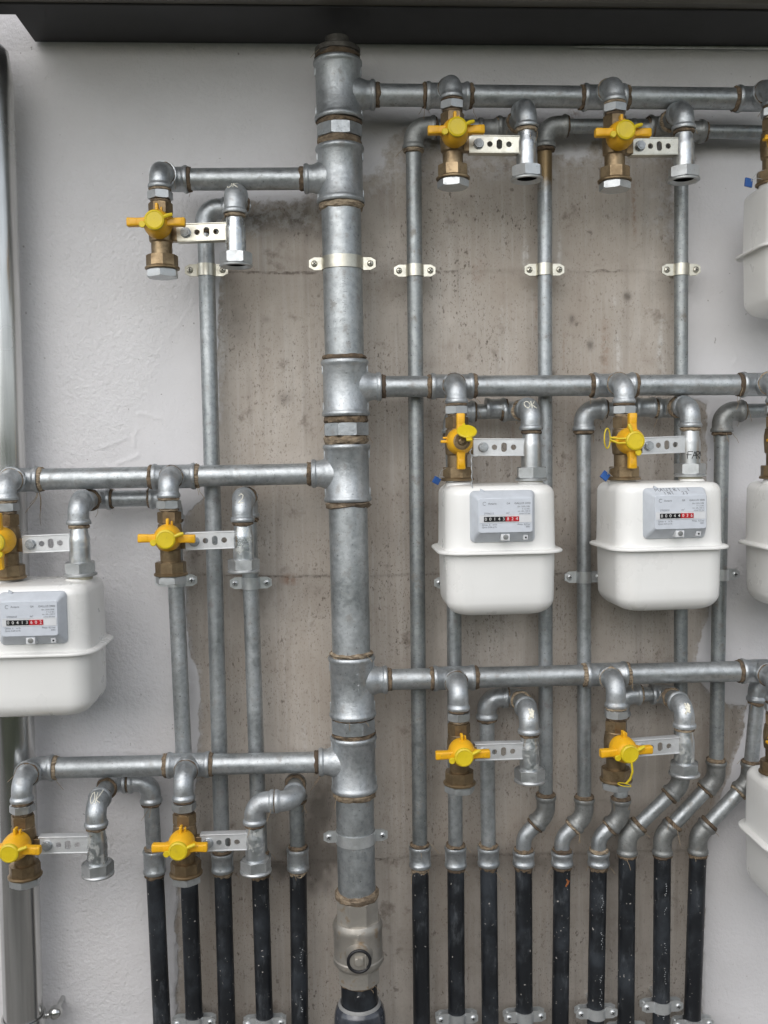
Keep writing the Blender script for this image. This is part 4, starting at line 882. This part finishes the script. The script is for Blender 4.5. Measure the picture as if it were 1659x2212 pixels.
# ------------------------------------------------------------------ pipe clamps
def clamp(c, d, r, label, mat, w=0.0160, h=0.0185, gap=0.0012):
    """two-half band with screwed ears and a wall stud; c on the pipe axis"""
    root = thing('pipe_clamp', label, 'pipe clamp', c, 'pipe clamps')
    t = 0.0016; ro = r + 0.0004
    def half(s):
        bm = bmesh.new(); mid = []
        xe = ro + 0.004 + w
        for k in range(5): mid.append((-xe + (w-0.001)*k/4 if k else -xe, gap, h*(0.55 + 0.45*min(1, k/2.0))))
        A0 = math.acos(min(1, (ro+0.0032)/(ro+0.0045))); n = 18
        for k in range(n+1):
            a = math.pi*(1-k/n); yy = math.sin(a)*(ro+t/2); xx = math.cos(a)*(ro+t/2)
            mid.append((xx, max(yy, gap), h))
        for k in range(5): mid.append((xe - (w-0.001)*(4-k)/4 if k < 4 else xe, gap, h*(0.55 + 0.45*min(1, (4-k)/2.0))))
        rings = []
        for i, (x, y, hh) in enumerate(mid):
            p0 = mid[max(0, i-1)]; p1 = mid[min(len(mid)-1, i+1)]; tg = Vector((p1[0]-p0[0], p1[1]-p0[1])); tg.normalize(); nr = Vector((-tg.y, tg.x))
            a = Vector((x + nr.x*t/2, -s*(y + nr.y*t/2), 0)); b = Vector((x - nr.x*t/2, -s*(y - nr.y*t/2), 0))
            rings.append([c + a + Z*hh/2, c + b + Z*hh/2, c + b - Z*hh/2, c + a - Z*hh/2])
        loft(bm, rings); return bm
    part('front_half', half(1), mat, root, angle=25); part('rear_half', half(-1), mat, root, angle=25)
    for k in (-1, 1):
        q = c + X*k*(ro + 0.004 + w*0.5) - Y*(gap + 0.0008); bm = bmesh.new(); lathe(bm, q, -Y, [(-0.006 - 2*gap, 0.0020), (-0.0002, 0.0022), (0, 0.0050), (0.0012, 0.0048), (0.0024, 0.0036), (0.0028, 0.0018)], 18); s = part('screw', bm, mat, root)
        bm = bmesh.new(); a = random.uniform(0, 1.5)
        for dd in (0, math.pi/2):
            m = bmesh.new(); box(m, (0,0,0), 0.0058, 0.0008, 0.0012)
            for v in m.verts: v.co = Matrix.Rotation(a+dd, 3, 'Y') @ v.co + q - Y*0.00275
            me = bpy.data.meshes.new('x'); m.to_mesh(me); m.free(); bm.from_mesh(me); bpy.data.meshes.remove(me)
        part('screw_slot', bm, MAT['bore'], s, smooth=False)
    bm = bmesh.new(); lathe(bm, c + Y*r, Y, [(0, 0.005), (max(0.004, -c.y - r + 0.004), 0.005)], 12); part('wall_stud', bm, mat, root)
    return root
zn = MAT['clamp']; zz = MAT['pale_clamp']
def onpipe(px, py): return P(px, py, YB)
clamp(onpipe(446,584), Z, 0.0129, 'zinc pipe clamp under the lone upper left valve and outlet', zn)
clamp(rp(570) , Z, 0.0302, 'wide zinc clamp round the thick riser near its top', zn, 0.0165, 0.0190)
clamp(onpipe(895.7,585), Z, 0.0124, 'zinc pipe clamp on the long rear pipe just right of the riser', zn)
clamp(onpipe(1175.5,583), Z, 0.0116, 'zinc pipe clamp on the yellow-stained rear pipe', zn)
clamp(onpipe(1471,583), Z, 0.0111, 'zinc pipe clamp on the rear pipe below the farther top outlet', zn)
clamp(onpipe(380,1254), Z, 0.0129, 'grey pipe clamp half hidden behind the plug of the middle left valve', zz)
clamp(onpipe(542,1259), Z, 0.0129, 'grey pipe clamp under the elbow chalked 2', zz)
clamp(onpipe(981,1258), Z, 0.0120, 'pipe clamp behind the meter nearest the riser, only its left ear in view', zz)
clamp(onpipe(1261,1246), Z, 0.0114, 'grey pipe clamp between the two full meters', zz)
clamp(onpipe(1556,1241), Z, 0.0117, 'grey pipe clamp right of the meter with handwriting, left ear hidden', zz)
clamp(rp(1806), Z, 0.0302, 'wide zinc clamp round the thick riser near its foot', zz, 0.0165, 0.0185)
CL = {'B': (2205, 'zinc clamp cut by the bottom edge on the second black pipe from the left'), 'C': (2206, 'zinc clamp at the bottom edge on the black pipe second left of the riser'), 'I': (2196, 'zinc clamp at the bottom on the black pipe second right of the riser'),
      'G': (2192, 'zinc clamp at the bottom on the black pipe below the first short dogleg'), 'M': (2184, 'zinc clamp at the bottom on the black pipe below the third short dogleg'), 'K': (2170, 'highest of the zinc clamps on the black pipes'), 'N': (2208, 'zinc clamp at the bottom edge on the rightmost black pipe'), 'H': (2222, 'zinc clamp just entering the bottom edge on the black pipe below the first long dogleg')}
for n, (py, lab) in CL.items():
    t, e = KP[n]; z = P(1000, py, YB).z if n in 'IGMKNH' else P(500, py, YB).z
    z = P({'B':418,'C':572,'I':986,'G':1132,'M':1287,'K':1428,'N':1496,'H':1352}[n], py, YB).z
    c = t.lerp(e, (t.z-z)/(t.z-e.z)); clamp(c, Z, 0.0143, lab, zz, 0.0165, 0.0185, 0.0062)

# ------------------------------------------------------------------ gas meters (origin: centre of the top)
def make_meter_body(root):
    W, D = 0.162, 0.132; bm = bmesh.new(); rings = [rrect(W-0.060, D-0.060, 0.02, 0.0008)]
    for k in range(8):
        a = rad(90*k/7); ins = 0.0145*(1-math.sin(a)); rings.append(rrect(W - 2*ins, D - 2*ins, max(0.012, 0.028-ins), -0.0145*(1-math.cos(a))))
    rings += [rrect(W+0.001, D+0.001, 0.028, -0.050), rrect(W+0.002, D+0.002, 0.028, -0.088), rrect(W+0.005, D+0.004, 0.029, -0.0935)]
    loft(bm, rings); part('upper_case', bm, MAT['enamel'], root, True, angle=50)
    bm = bmesh.new(); w, d = 0.186, 0.153
    loft(bm, [rrect(w-0.030, d-0.030, 0.03, -0.0925), rrect(w-0.005, d-0.005, 0.035, -0.0942), rrect(w-0.0008, d-0.0008, 0.037, -0.0956), rrect(w, d, 0.0375, -0.0970), rrect(w-0.001, d-0.001, 0.037, -0.0988), rrect(w-0.004, d-0.004, 0.036, -0.0992), rrect(w-0.006, d-0.006, 0.035, -0.0984), rrect(w-0.030, d-0.030, 0.03, -0.0965)]); part('flange', bm, MAT['enamel'], root, True, angle=50)
    bm = bmesh.new(); rings = [rrect(W+0.003, D+0.003, 0.029, -0.0964), rrect(W+0.001, D+0.001, 0.029, -0.102), rrect(W-0.001, D, 0.029, -0.157)]
    for k in range(1, 10):
        a = rad(90*k/9); ins = 0.026*(1-math.cos(a)); rings.append(rrect(W - 0.001 - 2*ins, D - 2*ins, max(0.014, 0.029-ins*0.4), -0.1660 - 0.026*math.sin(a)))
    rings.append(rrect(W-0.07, D-0.07, 0.012, -0.1926)); loft(bm, rings); part('lower_case', bm, MAT['enamel'], root, True, angle=50)
def xz(w, h, r, y, cx, cz, n=5): return [Vector((p.x, y, p.y)) for p in rrect(w, h, r, 0, n, cx, cz)]
def make_index(root, black_, red_, serial, hand=None, cx=-0.001):
    yb, cz = -0.0650, -0.0440; bm = bmesh.new(); W, H = 0.094, 0.0745; px, pz = cx+0.001, cz+0.0025
    loft(bm, [xz(W, H, 0.007, yb+0.006, cx, cz), xz(W, H, 0.007, yb-0.004, cx, cz), xz(W-0.002, H-0.002, 0.006, yb-0.0055, cx, cz), xz(0.080, 0.0515, 0.004, yb-0.0215, px, pz), xz(0.0785, 0.050, 0.004, yb-0.0222, px, pz)])
    lathe(bm, Vector((cx-0.030, yb-0.003, cz+H/2)), -Y, [(0, 0.004), (0.004, 0.004)], 3)
    tb = bm.copy(); o = part('index_housing', bm, MAT['index'], root, True)
    bm = bmesh.new(); loft(bm, [xz(0.0775, 0.049, 0.0035, yb-0.0220, px, pz), xz(0.0775, 0.049, 0.0035, yb-0.0236, px, pz), xz(0.0765, 0.048, 0.003, yb-0.0240, px, pz)]); part('index_plate', bm, MAT['plate'], o, True)
    y = yb-0.0243; zr = pz-0.0050
    bm = bmesh.new(); box(bm, (px, y, zr), 0.0745, 0.0006, 0.0104); box(bm, (px+0.000, y, zr+0.0060), 0.0745, 0.0007, 0.0006); part('register_strip', bm, MAT['whiteplastic'], o, True, smooth=False)
    bm = bmesh.new(); box(bm, (px-0.0158, y-0.0006, zr), 0.0308, 0.0010, 0.0070); part('black_drums', bm, MAT['drum_black'], o, True, smooth=False)
    bm = bmesh.new(); box(bm, (px+0.0094, y-0.0006, zr), 0.0192, 0.0010, 0.0070); part('red_drums', bm, MAT['drum_red'], o, True, smooth=False)
    it = [(ch, 0.0066, px-0.0286+0.0064*i, y-0.0013, zr, 'CENTER') for i, ch in enumerate(black_)] + [(ch, 0.0066, px+0.0032+0.0063*i, y-0.0013, zr, 'CENTER') for i, ch in enumerate(red_)]
    part('digits', text_bm(it), MAT['digit'], o, True, smooth=False)
    yt = yb-0.0243
    it = [('Actaris', 0.0042, px-0.0250, yt, pz+0.0170, 'LEFT'), ('G4', 0.0040, px+0.0015, yt, pz+0.0170, 'LEFT'), ('GALLUS 2000', 0.0040, px+0.0360, yt, pz+0.0170, 'RIGHT'), ('EN 1359:1998', 0.0030, px+0.0345, yt, pz+0.0122, 'RIGHT'), ('V 1,2 dm', 0.0030, px+0.0345, yt, pz+0.0090, 'RIGHT'),
          ('tm -20...+50 C', 0.0030, px+0.0355, yt, pz+0.0057, 'RIGHT'), ('pmax 0,5 bar', 0.0030, px+0.0355, yt, pz+0.0024, 'RIGHT'), (serial, 0.0036, px-0.0310, yt, pz+0.0030, 'LEFT'), ('m\u00b3', 0.0042, px+0.0010, yt, pz+0.0034, 'LEFT'),
          ('Qmax  6    m\u00b3/h', 0.0033, px-0.0340, yt, pz-0.0130, 'LEFT'), ('Qmin 0,04 m\u00b3/h', 0.0033, px-0.0340, yt, pz-0.0165, 'LEFT'), ('Pmax  0,5 bar', 0.0033, px+0.0355, yt, pz-0.0130, 'RIGHT'), ('2001', 0.0033, px+0.0355, yt, pz-0.0165, 'RIGHT')]
    bm = text_bm(it); ring = [Vector((px-0.0300 + 0.0024*math.cos(t), yt, pz+0.0172 + 0.0024*math.sin(t))) for t in (0.6 + i*0.32 for i in range(16))]; sweep(bm, ring, 0.00022, 4); part('printed_text', bm, MAT['ink'], o, True, smooth=False)
    bm = bmesh.new(); box(bm, (px, yb-0.0150, cz-0.0292), 0.0125, 0.016, 0.0095, 0.0008); s = part('seal_seat', bm, MAT['whiteplastic'], o, True)
    bm = bmesh.new(); lathe(bm, Vector((px+0.0002, yb-0.0228, cz-0.0285)), -Y, [(0, 0.0037), (0.0008, 0.0037), (0.001, 0.0028)], 20); part('seal_screw', bm, MAT['old_cast'], s, True)
    bm = bmesh.new(); box(bm, (px+0.0300, yb-0.0120, cz-0.0298), 0.0068, 0.012, 0.0072, 0.0006); s = part('port', bm, MAT['whiteplastic'], o, True)
    bm = bmesh.new(); box(bm, (px+0.0300, yb-0.0181, cz-0.0300), 0.0024, 0.0006, 0.0024); part('port_hole', bm, MAT['drum_black'], s, True, smooth=False)
    if hand:
        # written across the sloping top of the housing
        wide = lambda t, f: [[(x*f, y) for x, y in st] for st in write(t, 1.0)]; bm = strokes_on(tb, wide(hand[0], 1.75), Vector((cx-0.0320, -0.2, cz+0.0326)), 0.0040, 0.00028, jitter=0.0002); b2 = strokes_on(tb, wide(hand[1], 1.55), Vector((cx-0.0210, -0.2, cz+0.0284)), 0.0034, 0.00026, jitter=0.0002)
        me = bpy.data.meshes.new('x'); b2.to_mesh(me); b2.free(); bm.from_mesh(me); part('marker_writing', bm, MAT['marker'], o, True)
    tb.free()
def nick(root):
    for sx in (-0.0545,): pass
METERS = [('I', 'white gas meter nearest the riser, hanging below the valve with the flipped cap', 0, ('00143', '824', '27036212', None)),
          ('J', 'white gas meter with handwriting in black marker on its grey index housing', 3, ('00044', '036', '27025035', ('MAUTRI I', 'INT  23'))),
          ('B', 'white gas meter cut by the left edge, in front of plaster and the steel downpipe', 0, ('00413', '602', '27020347', None)),
          ('H', 'blank white gas meter at the right edge, the topmost one, beside the upper blue tag', -3, None),
          ('K', 'white gas meter at the right edge at mid height, just a strip in view', 0, None),
          ('N', 'white gas meter at the right edge, the lowest one, right of the long doglegs', 0, None)]
MP = {}
for n, lab, yawdeg, idx in METERS:
    a = VPOS[n]; b = OPOS.get(n, a + X*0.109 + Y*math.tan(rad(yawdeg))*0.109); c = (a+b)/2; c.x += {'B': -0.006}.get(n, 0); c.z = (a.z+b.z)/2 - 0.0050 + {'H': 0.004}.get(n, 0)
    yaw = math.atan2(b.y-a.y, b.x-a.x)*(0.25 if n == 'J' else 0.8); root = thing('gas_meter', lab, 'gas meter', c, 'white gas meters', yaw); ROOT[root.name] = Vector((0,0,0)); MP[n] = c
    make_meter_body(root); make_index(root, *(idx or ('00207', '415', '27041170', None)), cx=0.008 if n == 'B' else -0.001)
    bm = bmesh.new(); lathe(bm, Vector((-0.0545, 0, 0)), Z, [(-0.006, 0.0215), (0.0005, 0.0200), (0.004, 0.0185)], 28); part('inlet_neck', bm, MAT['enamel'], root, True)
    bm = bmesh.new(); lathe(bm, Vector((0.0545, 0, 0)), Z, [(-0.006, 0.0215), (0.0005, 0.0195), (0.003, 0.0175)], 28); part('outlet_neck', bm, MAT['enamel'], root, True)

# ------------------------------------------------------------------ blue seal tags on wires
for n, lab, px, py, w, rot in (('I', 'small blue plastic seal tag wired to the brass nut over the meter nearest the riser', 943, 1038, 0.0110, 0.5), ('J', 'small blue plastic seal tag wired to the nut of the valve with the pull ring', 1307, 1028, 0.0130, -0.85), ('H', 'small blue plastic seal tag hanging on a wire at the upper right edge', 1617, 394.5, 0.0135, 0.1)):
    p = P(px, py, YF-0.012); root = thing('seal_tag', lab, 'tag', p, 'blue seal tags'); bm = bmesh.new(); box(bm, (0,0,0), w, 0.0030, w*0.95, 0.0006)
    for v in bm.verts: v.co = Matrix.Rotation(rot, 3, 'Y') @ (Matrix.Rotation(0.35, 3, 'Z') @ v.co)
    part('tag_body', bm, MAT['blue'], root, True)
    q = VPOS[n] + Vector((-0.0215, -0.012, 0.006)) - p; bm = bmesh.new(); sweep(bm, [Vector((w*0.3, 0, 0.002)), q*0.5 + Vector((0,-0.002,0.004)), q], 0.0005, 6); sweep(bm, [Vector((w*0.25, 0, 0.003)), q*0.6 + Vector((0,-0.003,0.012)), q + Vector((0.004,0.002,0.014))], 0.0005, 6); part('wire', bm, MAT['zinc'], root, True)
# wire of the opened valve
p = VPOS['I'] + Vector((0.013, -0.0560, 0.040)); root = thing('seal_wire', 'twisted seal wire hanging from the opened valve down to the meter', 'wire', p)
bm = bmesh.new(); pts = [Vector((0.0006*math.sin(i*1.3), -0.0004*math.cos(i*1.3) - 0.0002*i, -0.0024*i)) for i in range(24)]; sweep(bm, pts, 0.0007, 6); ring = [Vector((0.006 + 0.008*math.cos(a), 0, 0.003 + 0.006*math.sin(a))) for a in (2.2 + i*0.25 for i in range(14))]; sweep(bm, ring, 0.0006, 6); part('twisted_wire', bm, MAT['zinc'], root, True)

# ------------------------------------------------------------------ steel downpipe at the left edge
YD = -0.055
dp0, dp1, dp2 = P(55, 2300, YD), P(-16, 128, YD), P(-220, 60, YD)
root = thing('downpipe', 'steel rainwater downpipe running down the left edge behind the meter', 'downpipe', Vector((dp0.x, YD, 0)))
bm = bmesh.new(); lo = dp0 + (dp0-dp1)*((dp0.z)/(dp1.z-dp0.z)); path = arc_path(lo, P(-19, 92, YD), dp2, 0.05, 14); sweep(bm, resample(path, [plen(path)*i/60 for i in range(61)]), 0.0305, 40); part('pipe_section', bm, MAT['steel'], root)
c = dp0.lerp(dp1, (P(52,2203,YD).z-dp0.z)/(dp1.z-dp0.z))
root = thing('downpipe_bracket', 'steel ring bracket with a round bolt head on the downpipe at the bottom left corner', 'bracket', c)
bm = bmesh.new(); ring = [c + Vector((0.0325*math.cos(a), 0.0325*math.sin(a), 0)) for a in (i*2*math.pi/40 for i in range(41))]
rings = [[p + Z*0.008 + (p-c)*0.05, p - Z*0.008 + (p-c)*0.05, p - Z*0.008 - (p-c)*0.03, p + Z*0.008 - (p-c)*0.03] for p in ring]; loft(bm, rings, False, False); part('ring', bm, MAT['steel'], root, angle=30)
q = c + Vector((0.0475, 0.010, 0.004)); bm = bmesh.new(); lathe(bm, c + X*0.0325 + Y*0.010, X + Z*0.1, [(0, 0.0055), (0.015, 0.0050)], 14); bmesh.ops.create_uvsphere(bm, u_segments=20, v_segments=14, radius=0.0112, matrix=Matrix.Translation(q)); lathe(bm, q, Y, [(0, 0.004), (0.044, 0.004)], 12); part('bolt', bm, MAT['steel'], root)

# loose hemp hanging from the left middle pipe
for lab, px, py, dx, L in (('long loose hemp strand hanging from the middle left pipe joint', 83, 1058, 0.006, 0.055), ('short curved hemp strand beside the long one on the middle left pipe', 78, 1058, -0.014, 0.036), ('pair of fine hemp strands hanging at the lowest left pipe beside the riser', 690, 1662, -0.012, 0.034)):
    p = P(px, py, YM-0.004); root = thing('hemp_strand', lab, 'fibre', p); bm = bmesh.new()
    sweep(bm, [Vector((dx*f*f + 0.003*math.sin(5*f), -0.004*f, -L*f + 0.006*math.sin(3*f)*0.3)) for f in (0, .15, .3, .45, .6, .75, .9, 1)], [0.0007, 0.0008, 0.0007, 0.0006, 0.0006, 0.0005, 0.0004, 0.0003], 5)
    sweep(bm, [Vector((dx*0.6*f*f + 0.002*math.sin(4*f), -0.002*f, -L*0.6*f)) for f in (0, .2, .4, .6, .8, 1)], 0.0004, 5)
    part('strand', bm, MAT['hemp'], root, True)
